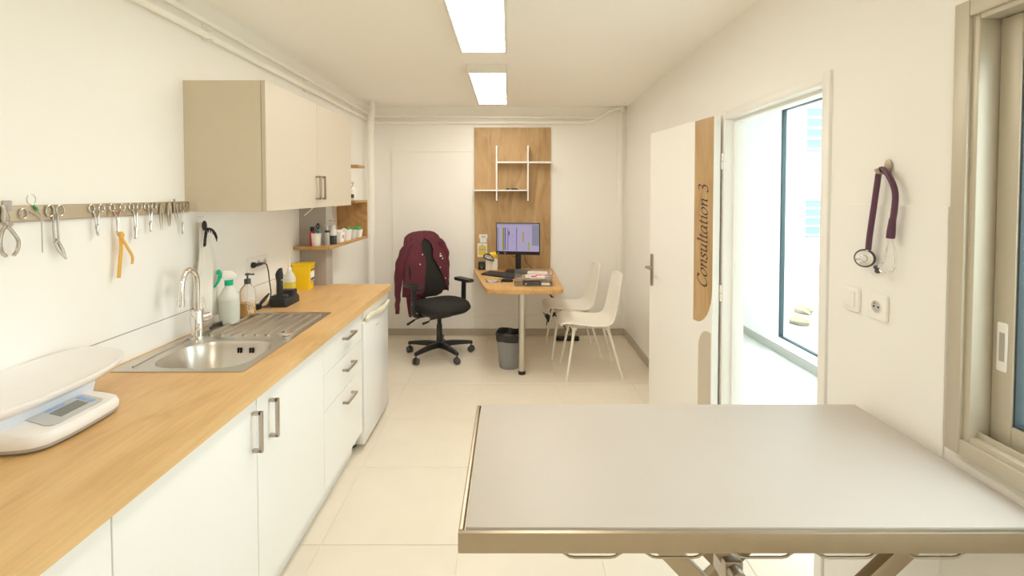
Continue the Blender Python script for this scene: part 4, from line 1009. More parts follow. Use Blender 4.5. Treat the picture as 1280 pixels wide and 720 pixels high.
for (x0, x1) in ((0.097, 0.253), (0.270, 0.427), (0.455, 0.612), (0.628, 0.788), (0.815, 0.972)):
    build(MB().tube([(x0, 1.003, zb + 0.006), (x0 + 0.006, 1.003, zb - 0.003), (x0 + 0.030, 1.003, zb - 0.019), (x0 + 0.040, 1.003, zb - 0.021), (x1 - 0.040, 1.003, zb - 0.021), (x1 - 0.030, 1.003, zb - 0.019), (x1 - 0.006, 1.003, zb - 0.003), (x1, 1.003, zb + 0.006)], 0.0028, 8), 'strap_loop', steeld_m, t, True)
# scissor lift
def beam(p0, p1, w, d, nm='lift_arm', mm=None):
    p0, p1 = Vector(p0), Vector(p1); L = (p1 - p0).length; dr = (p1 - p0).normalized()
    yv = Vector((0, 1, 0)); zv = dr.cross(yv).normalized()
    M = Matrix((( dr.x, yv.x, zv.x, p0.x), (dr.y, yv.y, zv.y, p0.y), (dr.z, yv.z, zv.z, p0.z), (0, 0, 0, 1)))
    build(MB().box((0, -d / 2, -w / 2), (L, d / 2, w / 2), 0.003, M=M), nm, mm or steeld_m, t, True)
for y in (1.14, 1.46):
    beam((0.29, y, 0.795), (0.97, y, 0.085), 0.044, 0.028)
    yo = y + 0.032
    beam((1.085, yo, 0.795), (0.36, yo, 0.085), 0.044, 0.028)
    build(MB().cyl((0.675, y - 0.02, 0.393), (0.675, yo + 0.02, 0.393), 0.016, seg=14), 'pivot', chrome_m, t, True)
    build(MB().box((0.17, y - 0.03, 0.785), (1.09, y + 0.06, 0.807), 0.002), 'top_rail', steeld_m, t, True)
    build(MB().box((0.17, y - 0.03, 0.03), (1.09, y + 0.06, 0.09), 0.004), 'base_rail', steeld_m, t, True)
for x in (0.19, 1.05):
    build(MB().box((x, 1.2, 0.03), (x + 0.06, 1.43, 0.09), 0.004), 'cross_member', steeld_m, t, True)
beam((0.56, 1.31, 0.60), (0.86, 1.31, 0.16), 0.034, 0.034, 'actuator')
build(MB().cyl((0.60, 1.24, 0.545), (0.60, 1.40, 0.545), 0.020, seg=14), 'actuator_clevis', handle_m, t, True)
build(MB().box((0.575, 1.27, 0.50), (0.625, 1.35, 0.57), 0.006), 'actuator_head', handle_m, t, True)
for (x, y) in ((0.2, 1.13), (1.06, 1.13), (0.2, 1.50), (1.06, 1.50)): build(MB().cyl((x, y, 0), (x, y, 0.031), 0.02, seg=14), 'foot', rubber_m, t, True)

# ================================================================== RIGHT WALL FITTINGS
ST = rw(1.50)
t = thing('coat_hook', 'small brushed metal hook holding the stethoscope', 'hook', rw(1.515, 1.63), RWA)
build(MB().prism([(0.0 + 0.016 * math.cos(a), 0.026 * math.sin(a) + 0.0) for a in [k * PI / 12 for k in range(24)]], -0.0065, -0.0042, 'yz', 0.0008), 'plate', steeld_m, t)
build(MB().tube([(-0.006, 0, -0.008), (-0.022, 0.0, -0.016), (-0.034, 0.0, -0.014), (-0.040, 0.0, -0.004)], 0.006, 10, flat=1.6), 'prong', steeld_m, t)
t = thing('stethoscope', 'plum stethoscope hanging from the hook on the right wall', 'stethoscope', rw(1.515, 1.61), RWA)
X0 = -0.028
def sp(pts, n=6): return spline(pts, n)
tubing = sp([(X0, 0.046, -0.240), (X0, 0.040, -0.19), (X0 + 0.003, 0.027, -0.09), (X0 + 0.003, 0.017, -0.03), (X0, 0.004, 0.010), (X0, -0.016, 0.012), (X0, -0.045, -0.020), (X0 + 0.003, -0.058, -0.06), (X0 + 0.003, -0.055, -0.115), (X0 + 0.003, -0.045, -0.165)])
build(MB().tube(tubing, 0.0085, 12), 'tubing', purple_m, t)
build(MB().tube([(X0 + 0.003, -0.050, -0.135), (X0 + 0.003, -0.045, -0.175), (X0 + 0.003, -0.043, -0.195)], [0.009, 0.0115, 0.0115], 12), 'tubing_yoke', purple_m, t)
b1 = build(MB().tube(sp([(X0, -0.039, -0.19), (X0, -0.033, -0.235), (X0 - 0.004, -0.026, -0.268), (X0 - 0.008, -0.010, -0.288)]), 0.0028, 8), 'binaural_tube', chrome_m, t)
b2_ = build(MB().tube(sp([(X0, -0.049, -0.19), (X0 + 0.006, -0.060, -0.245), (X0 + 0.004, -0.058, -0.285), (X0, -0.034, -0.303), (X0 - 0.004, -0.010, -0.298)]), 0.0028, 8), 'binaural_tube', chrome_m, t)
build(MB().ball((X0 - 0.008, -0.002, -0.290), (0.007, 0.010, 0.007), 10), 'ear_tip', dgrey_m, b1)
build(MB().ball((X0 - 0.004, -0.002, -0.302), (0.007, 0.010, 0.007), 10), 'ear_tip', dgrey_m, b2_)
Mh = Matrix.Translation((X0 - 0.006, 0.052, -0.268)) @ Matrix.Rotation(math.radians(42), 4, 'Z') @ Matrix.Rotation(-PI / 2, 4, 'Y') @ Matrix.Scale(1.12, 4)
cp = build(MB().lathe([(0.006, -0.012), (0.024, -0.010), (0.0265, -0.002), (0.0265, 0.003), (0.022, 0.006)], 24, M=Mh), 'chest_rim', dgrey_m, t)
build(MB().lathe([(0.0225, 0.0045), (0.022, 0.007), (0.010, 0.009), (0.008, 0.014), (0.002, 0.015)], 24, M=Mh), 'chest_piece', chrome_m, cp)
build(MB().cyl((X0, 0.046, -0.235), (X0 - 0.006, 0.050, -0.256), 0.0065, seg=10), 'stem', chrome_m, cp)
def wall_plate(name, label, y, z):
    t = thing(name, label, 'switch' if 'switch' in name else 'socket', rw(y, z), RWA)
    build(MB().prism(rrect(-0.041, -0.041, 0.041, 0.041, 0.008), -0.0135, -0.0045, 'yz', 0.002), 'plate', white_m, t)
    return t
t = wall_plate('light_switch', 'white square light switch beside the doorway', 1.664, 1.191)
build(MB().box((-0.0175, -0.024, -0.026), (-0.0135, 0.024, 0.026), 0.002), 'rocker', white_m, t)
t = wall_plate('wall_socket', 'white square wall socket below the stethoscope', 1.540, 1.191)
s_ = build(MB().tube([(-0.0145, 0.021 * math.cos(a), 0.021 * math.sin(a)) for a in [j * PI / 10 for j in range(20)]], 0.002, 6, closed=True), 'socket_rim', white_m, t)
build(MB().cyl((-0.0135, 0, 0), (-0.0145, 0, 0), 0.0195, seg=20), 'socket_well', lpanel_m, s_)
for q in (-0.0095, 0.0095): build(MB().cyl((-0.0142, q, 0), (-0.016, q, 0), 0.003, seg=10), 'pin_hole', void_m, s_)
build(MB().cyl((-0.0142, 0, 0.011), (-0.022, 0, 0.011), 0.0024, seg=10), 'earth_pin', chrome_m, s_)

# ================================================================== DESK CORNER
# oak panel on the back wall
t = thing('wall_panel', 'tall oak panel on the far wall behind the monitor', 'panel', (0.04, YB, 0.74))
build(MB().box((-0.372, YB - 0.019, 0.735), (0.452, YB, 2.262), 0.0015, 1), 'board', oak_z, t, True)
YP = YB - 0.019
# white hash-shaped wall shelf
t = thing('wall_shelf', 'white hash-shaped wall shelf on the oak panel', 'shelf', (0.04, YP, 1.6))
SD = 0.135
build(MB().box((-0.136, YP - SD, 1.475), (-0.122, YP, 2.055), 0.001, 1), 'upright', white_m, t, True)
v2 = build(MB().box((0.196, YP - SD, 1.475), (0.210, YP, 2.055), 0.001, 1), 'upright', white_m, t, True)
for k in range(6): build(MB().cyl((0.1955, YP - 0.05, 1.53 + k * 0.095), (0.1965, YP - 0.05, 1.53 + k * 0.095), 0.004, seg=8), 'peg_hole', dgrey_m, v2, True)
build(MB().box((-0.1215, YP - SD, 1.872), (0.1955, YP, 1.888), 0.001, 1), 'board', white_m, t, True)
build(MB().box((0.2105, YP - SD, 1.872), (0.452, YP, 1.888), 0.001, 1), 'board', white_m, t, True)
build(MB().box((-0.1215, YP - SD, 1.576), (0.1955, YP, 1.590), 0.001, 1), 'board', white_m, t, True)
build(MB().box((-0.372, YP - SD, 1.576), (-0.1365, YP, 1.590), 0.001, 1), 'board', white_m, t, True)
t = thing('small_router', 'flat black device lying on the lower white wall shelf', 'device', (0.02, YP - 0.07, 1.59))
build(MB().prism([(-0.04, 1.5903), (0.11, 1.5903), (0.085, 1.607), (-0.02, 1.607)], YP - 0.11, YP - 0.03, 'xz', 0.002), 'case', black_m, t, True)
build(MB().box((0.0, YP - 0.112, 1.597), (0.03, YP - 0.110, 1.601)), 'label', lpanel_m, t, True)

# desk
DZT = 0.74
DYB = YP - 0.0005
pf = []
poly = [(0.470, DYB), (-0.372, DYB), (-0.372, 5.16)]
poly += [tuple(v[:2]) for v in spline([(-0.215, 4.24, 0), (-0.185, 4.14, 0), (-0.12, 4.095, 0), (-0.05, 4.085, 0)], 5)]
poly += [(0.34, 4.085)] + [(0.38 + 0.09 * math.sin(a), 4.175 - 0.09 * math.cos(a)) for a in [k * PI / 12 for k in range(0, 7)]]
t = thing('desk', 'oak peninsula desk on a single steel leg under the panel', 'desk', (0.1, 4.7, 0))
build(MB().prism(poly, DZT - 0.038, DZT, 'xy', 0.003), 'desktop', oak_d, t, True, smooth=40)
lg = build(MB().cyl((0.112, 4.155, 0.03), (0.112, 4.155, DZT - 0.0385), 0.0285, seg=24), 'leg', steel_m, t, True)
build(MB().cyl((0.112, 4.155, 0.0), (0.112, 4.155, 0.03), 0.031, seg=24), 'leg_foot', black_m, lg, True)
build(MB().cyl((0.112, 4.155, DZT - 0.048), (0.112, 4.155, DZT - 0.0385), 0.045, seg=24), 'leg_flange', steel_m, lg, True)
build(MB().box((-0.30, YP - 0.06, DZT - 0.10), (0.40, YP - 0.02, DZT - 0.0385), 0.002), 'wall_batten', white_m, t, True)

# monitor
def Tz(x, y, z, a): return Matrix.Translation((x, y, z)) @ Matrix.Rotation(a, 4, 'Z')
t = thing('computer_monitor', 'black flat computer monitor with a lilac timetable on screen', 'monitor', (0.095, 4.99, DZT), math.radians(-9))
mw, mh, z0 = 0.226, 0.300, 0.185
build(MB().box((-mw, -0.018, z0), (mw, 0.012, z0 + mh + 0.025), 0.004), 'casing', black_m, t)
scz0, scz1 = z0 + 0.034, z0 + mh + 0.017
sc = build(MB().box((-mw + 0.008, -0.0188, scz0), (mw - 0.008, -0.0178, scz1)), 'screen', screen_mat('screen_lilac', (0.55, 0.47, 0.72), 0.42), t, smooth=0)
sw, shh = 2 * (mw - 0.008), scz1 - scz0
def sbar(nm, x0, x1, y0, y1, col, s=0.4):
    build(MB().box((-mw + 0.008 + x0 * sw, -0.0194, scz0 + y0 * shh), (-mw + 0.008 + x1 * sw, -0.0188, scz0 + y1 * shh)), 'screen_block', screen_mat(nm, col, s), sc, smooth=0)
sbar('scr_grey', 0.0, 0.045, 0.0, 0.86, (0.34, 0.32, 0.42)); sbar('scr_grey', 0.835, 1.0, 0.22, 0.95, (0.34, 0.32, 0.42)); sbar('scr_top', 0.0, 1.0, 0.95, 1.0, (0.42, 0.42, 0.52))
sbar('scr_yel', 0.115, 0.14, 0.03, 0.84, (0.75, 0.55, 0.25)); sbar('scr_green', 0.14, 0.175, 0.03, 0.86, (0.20, 0.36, 0.02)); sbar('scr_violet', 0.185, 0.215, 0.05, 0.86, (0.26, 0.10, 0.42))
sbar('scr_line', 0.255, 0.275, 0.03, 0.84, (0.24, 0.22, 0.32)); sbar('scr_dark', 0.28, 0.305, 0.58, 0.72, (0.06, 0.07, 0.09)); sbar('scr_line', 0.46, 0.482, 0.02, 0.86, (0.24, 0.22, 0.32))
sbar('scr_amber', 0.61, 0.645, 0.34, 0.72, (0.62, 0.42, 0.05)); sbar('scr_lime', 0.735, 0.775, 0.03, 0.33, (0.48, 0.52, 0.05)); sbar('scr_dark', 0.375, 0.388, 0.55, 0.575, (0.06, 0.07, 0.09)); sbar('scr_dark', 0.375, 0.388, 0.35, 0.37, (0.06, 0.07, 0.09))
sbar('scr_line', 0.73, 0.79, 0.70, 0.708, (0.24, 0.22, 0.32))
build(MB().box((-0.028, 0.006, 0.015), (0.028, 0.03, z0 + 0.10), 0.003), 'stand', black_m, t)
build(MB().prism(rrect(-0.13, -0.10, 0.13, 0.11, 0.02), 0.0005, 0.018, 'xy', 0.003), 'stand_foot', black_m, t)
build(MB().box((-0.21, -0.0188, z0 + 0.012), (-0.195, -0.0178, z0 + 0.017)).box((-0.14, -0.0188, z0 + 0.012), (-0.125, -0.0178, z0 + 0.017)), 'logo', lpanel_m, t)
build(MB().tube(spline([(0.06, 0.02, z0 + 0.03), (0.07, 0.04, 0.12), (0.115, 0.045, 0.06), (0.15, 0.06, 0.025)], 5), 0.003, 8), 'cable', black_m, t)
build(MB().tube(spline([(-0.07, 0.02, z0 + 0.02), (-0.068, 0.03, 0.17), (-0.045, 0.035, 0.155), (-0.02, 0.033, 0.15)], 5), 0.003, 8), 'cable', black_m, t)

t = thing('keyboard', 'black computer keyboard in front of the monitor', 'keyboard', (-0.075, 4.78, DZT), math.radians(-38))
build(MB().prism([(-0.075, 0.0005), (0.075, 0.0005), (0.075, 0.026), (-0.075, 0.012)], -0.20, 0.20, 'yz', 0.002), 'case', black_m, t)
keyb = MB()
for r_ in range(5):
    y = -0.055 + r_ * 0.026
    for k in range(15):
        x = -0.182 + k * 0.026; zz = 0.0128 + (y + 0.075) / 0.15 * 0.014
        keyb.box((x - 0.011, y - 0.010, zz - 0.003), (x + 0.011, y + 0.010, zz + 0.0045), 0.0015, 1)
build(keyb, 'keys', dgrey_m, t, kind='stuff')
t = thing('computer_mouse', 'black mouse-sized gadget left of the acrylic trays', 'mouse', (-0.015, 4.47, DZT), math.radians(80))
lp = []
for f, z in ((0.96, 0.0005), (1.0, 0.008), (0.9, 0.024), (0.6, 0.032), (0.2, 0.034)):
    lp.append([(0.034 * f * math.cos(a), 0.056 * f * math.sin(a), z) for a in [2 * PI * k / 20 for k in range(20)]])
build(MB().rings(lp), 'body', black_m, t); build(MB().box((-0.004, 0.02, 0.026), (0.004, 0.036, 0.034), 0.002), 'wheel', lpanel_m, t)
# clear plastic sleeve lying on the desk
t = thing('plastic_sleeve', 'clear plastic sleeve lying near the left edge of the desk', 'sleeve', (-0.14, 4.50, DZT), 0.1)
g = [[(-0.075 + 0.15 * i / 8, -0.10 + 0.2 * j / 8, 0.004 + 0.004 * math.sin(i * 1.3 + j)) for j in range(9)] for i in range(9)]
o = build(MB().sheet(g), 'sheet', acry_m, t, smooth=60); sm = o.modifiers.new('thickness', 'SOLIDIFY'); sm.thickness = 0.0012
g2 = [[(-0.05 + 0.08 * i / 4, -0.06 + 0.1 * j / 4, 0.0015) for j in range(5)] for i in range(5)]
o = build(MB().sheet(g2), 'paper_slip', paper_m, t, smooth=0); sm = o.modifiers.new('thickness', 'SOLIDIFY'); sm.thickness = 0.0006

# two-tier acrylic tray with papers
def tray(z, label, mbx):
    t = thing('acrylic_tray', label, 'tray', (0.215, 4.36, z), group='acrylic trays')
    w, d, h = 0.165, 0.115, 0.058
    m = MB().box((-w, -d, 0.0008), (w, d, 0.004)).box((-w, d - 0.003, 0.004), (w, d, h)).box((-w, -d, 0.004), (-w + 0.003, d - 0.003, h)).box((w - 0.003, -d, 0.004), (w, d - 0.003, h)).box((-w + 0.003, -d, 0.004), (w - 0.003, -d + 0.003, 0.014))
    build(m, 'tray', acry_m, t, smooth=0)
    return t
tray(DZT, 'lower clear acrylic tray stacked on the desk', 0)
tray(DZT + 0.059, 'upper clear acrylic tray stacked on the desk', 0)
ZA, ZB = DZT + 0.0043, DZT + 0.0633
def desk_item(name, label, cat, lo, hi, m, bev=0.002, extra=None):
    t = thing(name, label, cat, ((lo[0] + hi[0]) / 2, (lo[1] + hi[1]) / 2, lo[2]))
    build(MB().box(lo, hi, bev), 'body', m, t, True)
    if extra: extra(t)
    return t
desk_item('card_case', 'dark grey case lying in the lower acrylic tray', 'case', (0.125, 4.253, ZA), (0.275, 4.33, ZA + 0.034), dgrey_m, 0.003, lambda t: build(MB().box((0.145, 4.2505, ZA + 0.012), (0.157, 4.2535, ZA + 0.020)), 'sticker', paper_m, t, True))
desk_item('paper_stack', 'stack of white papers in the lower acrylic tray', 'papers', (0.285, 4.255, ZA), (0.36, 4.45, ZA + 0.016), paper_m, 0.001, lambda t: build(MB().box((0.29, 4.27, ZA + 0.0162), (0.355, 4.44, ZA + 0.019)), 'top_sheet', lens_m, t, True))
desk_item('paper_stack', 'stack of white papers in the upper acrylic tray', 'papers', (0.18, 4.27, ZB), (0.355, 4.46, ZB + 0.006), paper_m, 0.001, lambda t: build(MB().box((0.185, 4.275, ZB + 0.0062), (0.35, 4.45, ZB + 0.008)), 'top_sheet', lens_m, t, True))
def pen(y, x0, x1, z, label, m, m2):
    t = thing('marker_pen', label, 'pen', ((x0 + x1) / 2, y, z))
    build(MB().cyl((x0, y, z + 0.0065), (x1, y + 0.015, z + 0.0065), 0.006, seg=12), 'barrel', m, t, True)
    build(MB().cyl((x0, y, z + 0.0065), (x0 + 0.045, y + 0.004, z + 0.0065), 0.0066, seg=12), 'cap', m2, t, True)
pen(4.29, 0.20, 0.34, ZB + 0.0085, 'pink and white marker pen in the upper acrylic tray', paper_m, pink_m)
pen(4.34, 0.24, 0.36, ZB + 0.0085, 'red marker pen behind the pink one in the upper tray', pink_m, red_m)
t = thing('tape_roll', 'small white roll in the upper acrylic tray', 'roll', (0.165, 4.285, ZB + 0.0085))
build(MB().lathe([(0.012, 0.0), (0.022, 0.0), (0.022, 0.022), (0.012, 0.022), (0.012, 0.0)], 20, (0.165, 4.285, ZB + 0.0085), cap0=False, cap1=False), 'roll', paper_m, t, True)
build(MB().lathe([(0.009, 0.001), (0.0115, 0.001), (0.0115, 0.021), (0.009, 0.021), (0.009, 0.001)], 20, (0.165, 4.285, ZB + 0.0085), cap0=False, cap1=False), 'core', lpanel_m, t, True)
desk_item('eraser_block', 'small blue block at the right of the upper acrylic tray', 'block', (0.318, 4.262, ZB + 0.0085), (0.352, 4.28, ZB + 0.028), blue_m, 0.002, lambda t: build(MB().box((0.322, 4.2605, ZB + 0.016), (0.348, 4.2618, ZB + 0.024)), 'sticker', paper_m, t, True))
t = thing('tissue_box', 'low white box on the desk behind the acrylic trays', 'box', (0.28, 4.75, DZT), math.radians(-6))
build(MB().box((-0.095, -0.055, 0.0005), (0.095, 0.055, 0.038), 0.004), 'box', paper_m, t); build(MB().box((-0.096, -0.056, 0.0385), (0.096, 0.056, 0.045), 0.003), 'lid', white_m, t)
# things by the panel on the left
t = thing('black_box', 'small black cube-shaped speaker at the left of the desk', 'speaker', (-0.285, 5.20, DZT))
build(MB().box((-0.325, 5.16, DZT + 0.0005), (-0.252, 5.235, DZT + 0.082), 0.004), 'case', black_m, t, True)
build(MB().cyl((-0.289, 5.158, DZT + 0.04), (-0.289, 5.161, DZT + 0.04), 0.02, seg=18), 'cone', dgrey_m, t, True)
build(MB().box((-0.294, 5.156, DZT + 0.020), (-0.280, 5.1585, DZT + 0.028)), 'mark', lpanel_m, t, True)
t = thing('white_holder', 'white box holder with yellow roll and cables beside the monitor', 'holder', (-0.18, 5.16, DZT))
build(MB().box((-0.245, 5.13, DZT + 0.0005), (-0.185, 5.20, DZT + 0.13), 0.004).box((-0.183, 5.12, DZT + 0.0005), (-0.115, 5.19, DZT + 0.125), 0.004), 'box', paper_m, t, True)
build(MB().box((-0.17, 5.116, DZT + 0.01), (-0.128, 5.1195, DZT + 0.105), 0.001), 'panel', white_m, t, True)
build(MB().cyl((-0.20, 5.17, DZT + 0.158), (-0.11, 5.17, DZT + 0.158), 0.034, seg=20), 'yellow_roll', yellow_m, t, True)
build(MB().tube(spline([(-0.26, 5.105, DZT + 0.16), (-0.22, 5.10, DZT + 0.175), (-0.18, 5.10, DZT + 0.15), (-0.16, 5.10, DZT + 0.11), (-0.20, 5.10, DZT + 0.115), (-0.25, 5.105, DZT + 0.13)], 6, True), 0.008, 8, closed=True), 'cable_loop', dgrey_m, t, True)
build(MB().tube(spline([(-0.245, 5.11, DZT + 0.14), (-0.20, 5.095, DZT + 0.155), (-0.165, 5.095, DZT + 0.115)], 6), 0.007, 8), 'cable', lpanel_m, t, True)
t = thing('wall_note', 'white paper note taped to the oak panel', 'note', (-0.277, YP, 1.06))
build(MB().box((-0.322, YP - 0.0012, 1.065), (-0.232, YP, 1.108)).box((-0.312, YP - 0.0012, 1.018), (-0.240, YP, 1.065)), 'paper', paper_m, t, True, smooth=0)
build(MB().box((-0.298, YP - 0.0018, 1.072), (-0.250, YP - 0.0012, 1.093)), 'print', lpanel_m, t, True, smooth=0)
t = thing('wall_card', 'yellow and green striped card on the oak panel', 'card', (-0.287, YP, 0.93))
build(MB().prism(rrect(-0.340, 0.862, -0.236, 1.010, 0.006), YP - 0.0015, YP, 'xz'), 'card', paper_m, t, True, smooth=0)
for (z0_, z1_, mm) in ((0.972, 0.980, lime_m), (0.950, 0.970, yellow_m), (0.940, 0.946, ink_m), (0.921, 0.938, mat('sand_print', (0.72, 0.60, 0.35), 0.6)), (0.885, 0.919, yellow_m), (0.988, 0.996, teal_m)):
    a, b_ = (-0.330, -0.246) if z1_ < 0.985 else (-0.30, -0.275)
    build(MB().box((a, YP - 0.0022, z0_), (b_, YP - 0.0015, z1_)), 'stripe', mm, t, True, smooth=0)

# ================================================================== BIN
c = (0.005, 4.335, 0)
t = thing('waste_bin', 'grey plastic waste bin with black liner under the desk', 'bin', c)
build(MB().lathe([(0.080, 0.001), (0.088, 0.004), (0.116, 0.29), (0.120, 0.30), (0.114, 0.30), (0.086, 0.010), (0.002, 0.008)], 32, c), 'bin', binp_m, t, True)
lp = []
for (r_, z_, am) in ((0.119, 0.245, 0.004), (0.1215, 0.262, 0.003), (0.1235, 0.30, 0.002), (0.122, 0.318, 0.005), (0.113, 0.322, 0.006), (0.108, 0.30, 0.004), (0.098, 0.20, 0.004), (0.085, 0.10, 0.005), (0.03, 0.03, 0.0)):
    lp.append([(c[0] + (r_ + am * math.sin(7 * a + z_ * 30)) * math.cos(a), c[1] + (r_ + am * math.sin(7 * a + z_ * 30)) * math.sin(a), z_ + am * 1.2 * math.sin(3 * a + 1)) for a in [2 * PI * k / 48 for k in range(48)]])
build(MB().rings(lp, False, True), 'liner', bag_m, t, True, smooth=60)

# ================================================================== CABLES UNDER THE DESK
t = thing('power_cables', 'tangle of black cables hanging below the desk', 'cables', (0.40, 5.1, 0.3))
build(MB().tube(spline([(0.33, 5.1, DZT - 0.04), (0.36, 5.06, 0.62), (0.43, 5.08, 0.50), (0.47, 5.10, 0.40), (0.44, 5.12, 0.30), (0.52, 5.13, 0.24), (0.60, 5.13, 0.12), (0.62, 5.12, 0.045)], 6), 0.006, 8), 'cable', black_m, t, True)
build(MB().tube(spline([(0.34, 5.12, DZT - 0.04), (0.38, 5.10, 0.55), (0.50, 5.12, 0.42), (0.52, 5.12, 0.33), (0.42, 5.12, 0.24), (0.40, 5.13, 0.16)], 6), 0.005, 8), 'cable', black_m, t, True)
build(MB().tube(spline([(0.36, 5.08, 0.30), (0.45, 5.1, 0.26), (0.55, 5.12, 0.32), (0.60, 5.12, 0.20), (0.66, 5.14, 0.10), (0.60, 5.15, 0.05)], 6), 0.005, 8), 'cable', black_m, t, True)
build(MB().box((-0.022, -0.014, -0.04), (0.022, 0.014, 0.04), 0.006, M=Matrix.Translation((0.335, 5.07, 0.665)) @ Matrix.Rotation(0.4, 4, 'Y')), 'plug', black_m, t, True)
build(MB().box((-0.022, -0.014, -0.045), (0.022, 0.014, 0.045), 0.006, M=Matrix.Translation((0.415, 5.12, 0.235)) @ Matrix.Rotation(-0.5, 4, 'Y')), 'plug', black_m, t, True)
build(MB().box((-0.018, -0.012, -0.035), (0.018, 0.012, 0.035), 0.005, M=Matrix.Translation((0.455, 5.10, 0.27)) @ Matrix.Rotation(0.9, 4, 'Y')), 'plug', black_m, t, True)
t = thing('power_strip', 'black power strip on the floor under the white chairs', 'power strip', (0.62, 5.13, 0))
build(MB().box((0.50, 5.09, 0.0005), (0.74, 5.15, 0.042), 0.006), 'case', black_m, t, True)
for k in range(3): build(MB().cyl((0.55 + k * 0.07, 5.12, 0.042), (0.55 + k * 0.07, 5.12, 0.0445), 0.019, seg=16), 'outlet', dgrey_m, t, True)

# ================================================================== WHITE SHELL CHAIRS (local -x is forward)
def shell_chair(label, loc, rz):
    t = thing('shell_chair', label, 'chair', loc, rz, group='white shell chairs')
    prof = [(-0.255, 0.425, 0.185), (-0.250, 0.440, 0.200), (-0.225, 0.452, 0.213), (-0.16, 0.450, 0.222), (-0.05, 0.438, 0.226), (0.06, 0.432, 0.226), (0.135, 0.440, 0.224), (0.185, 0.470, 0.220), (0.212, 0.525, 0.214), (0.228, 0.60, 0.207), (0.243, 0.68, 0.200), (0.257, 0.76, 0.192), (0.268, 0.82, 0.180), (0.274, 0.850, 0.162), (0.277, 0.864, 0.130)]
    P = spline(prof, 3); g = []
    for i, p in enumerate(P):
        f = i / (len(P) - 1); row = []
        for j in range(15):
            u = j / 14 * 2 - 1
            cup = abs(u) ** 3
            seat = max(0, 1 - max(0, (f - 0.35)) / 0.2) if f > 0.35 else 1.0
            dzv = 0.020 * cup * seat + 0.014 * cup * (1 - seat) * 0
            dxv = -0.030 * cup * (1 - seat) - 0.012 * cup * seat * (1 if f > 0.3 else 0)
            row.append((p.x + dxv, u * p.z, p.y + dzv))
        g.append(row)
    o = build(MB().sheet(g), 'seat_shell', shell_m, t, smooth=70)
    sm = o.modifiers.new('thickness', 'SOLIDIFY'); sm.thickness = 0.012; sm.offset = -1
    bv = o.modifiers.new('edge', 'BEVEL'); bv.width = 0.003; bv.segments = 2; bv.limit_method = 'ANGLE'
    for (tx, ty, fx_, fy_) in ((-0.15, -0.15, -0.225, -0.235), (-0.15, 0.15, -0.225, 0.235), (0.13, -0.15, 0.245, -0.235), (0.13, 0.15, 0.245, 0.235)):
        build(MB().tube([(tx, ty, 0.425), (fx_, fy_, 0.0)], [0.0125, 0.0085], 12), 'leg', shell_m, t)
    build(MB().box((-0.17, -0.165, 0.405), (-0.13, 0.165, 0.4245), 0.003).box((0.11, -0.165, 0.405), (0.15, 0.165, 0.4245), 0.003), 'under_frame', shell_m, t)
    return t
shell_chair('white plastic shell chair nearer the viewer, beside the desk', (0.70, 4.215, 0), 0.0)
shell_chair('white plastic shell chair farther back, partly behind the other', (0.615, 4.775, 0), 0.06)

# ================================================================== OFFICE CHAIR (local +x is forward) AND JACKET
OC = (-0.665, 4.64, 0); OA = math.radians(-48)
t = thing('office_chair', 'black swivel office chair with armrests draped with a jacket', 'office chair', OC, OA)
star = build(MB().lathe([(0.028, 0.075), (0.036, 0.08), (0.036, 0.125), (0.030, 0.135)], 20), 'hub', black_m, t)
for k in range(5):
    a = math.radians(164 + 48 + 72 * k)
    ca, sa = math.cos(a), math.sin(a)
    sec = []
    for f, w, zc_, h in ((0.02, 0.026, 0.108, 0.026), (0.12, 0.022, 0.112, 0.022), (0.24, 0.018, 0.105, 0.017), (0.325, 0.014, 0.095, 0.013)):
        sec.append([(ca * f - sa * w * q, sa * f + ca * w * q, zc_ + h * r_) for q, r_ in ((-1, -1), (1, -1), (0.8, 1), (-0.8, 1))])
    build(MB().rings(sec), 'base_arm', black_m, t, smooth=30)
    cxp, cyp = ca * 0.315, sa * 0.315
    b_ = a + 0.9 + k
    ob = build(MB().cyl((cxp, cyp, 0.06), (cxp, cyp, 0.088), 0.006, seg=10).box((cxp - 0.012, cyp - 0.012, 0.05), (cxp + 0.012, cyp + 0.012, 0.064), 0.003), 'caster', black_m, t)
    wx, wy = math.cos(b_), math.sin(b_)
    for s in (-1, 1):
        build(MB().cyl((cxp + wx * 0.008 * s, cyp + wy * 0.008 * s, 0.030), (cxp + wx * 0.026 * s, cyp + wy * 0.026 * s, 0.030), 0.030, 0.028, seg=20), 'wheel', dgrey_m, ob)
build(MB().lathe([(0.030, 0.13), (0.028, 0.22), (0.026, 0.30), (0.020, 0.301), (0.020, 0.41)], 20), 'gas_lift', black_m, t)
build(MB().box((-0.11, -0.075, 0.375), (0.10, 0.075, 0.425), 0.012), 'mechanism', black_m, t)
build(MB().cyl((0.04, -0.12, 0.39), (0.04, 0.12, 0.39), 0.022, seg=14), 'tension_knob', black_m, t)
for (p0, p1, p2) in (((-0.06, -0.07, 0.40), (-0.13, -0.19, 0.35), (-0.17, -0.25, 0.305)), ((0.0, -0.07, 0.39), (0.0, -0.12, 0.345), (-0.03, -0.17, 0.325))):
    build(MB().tube([p0, p1], 0.005, 8).tube([p1, p2], [0.009, 0.012], 10), 'lever', black_m, t)
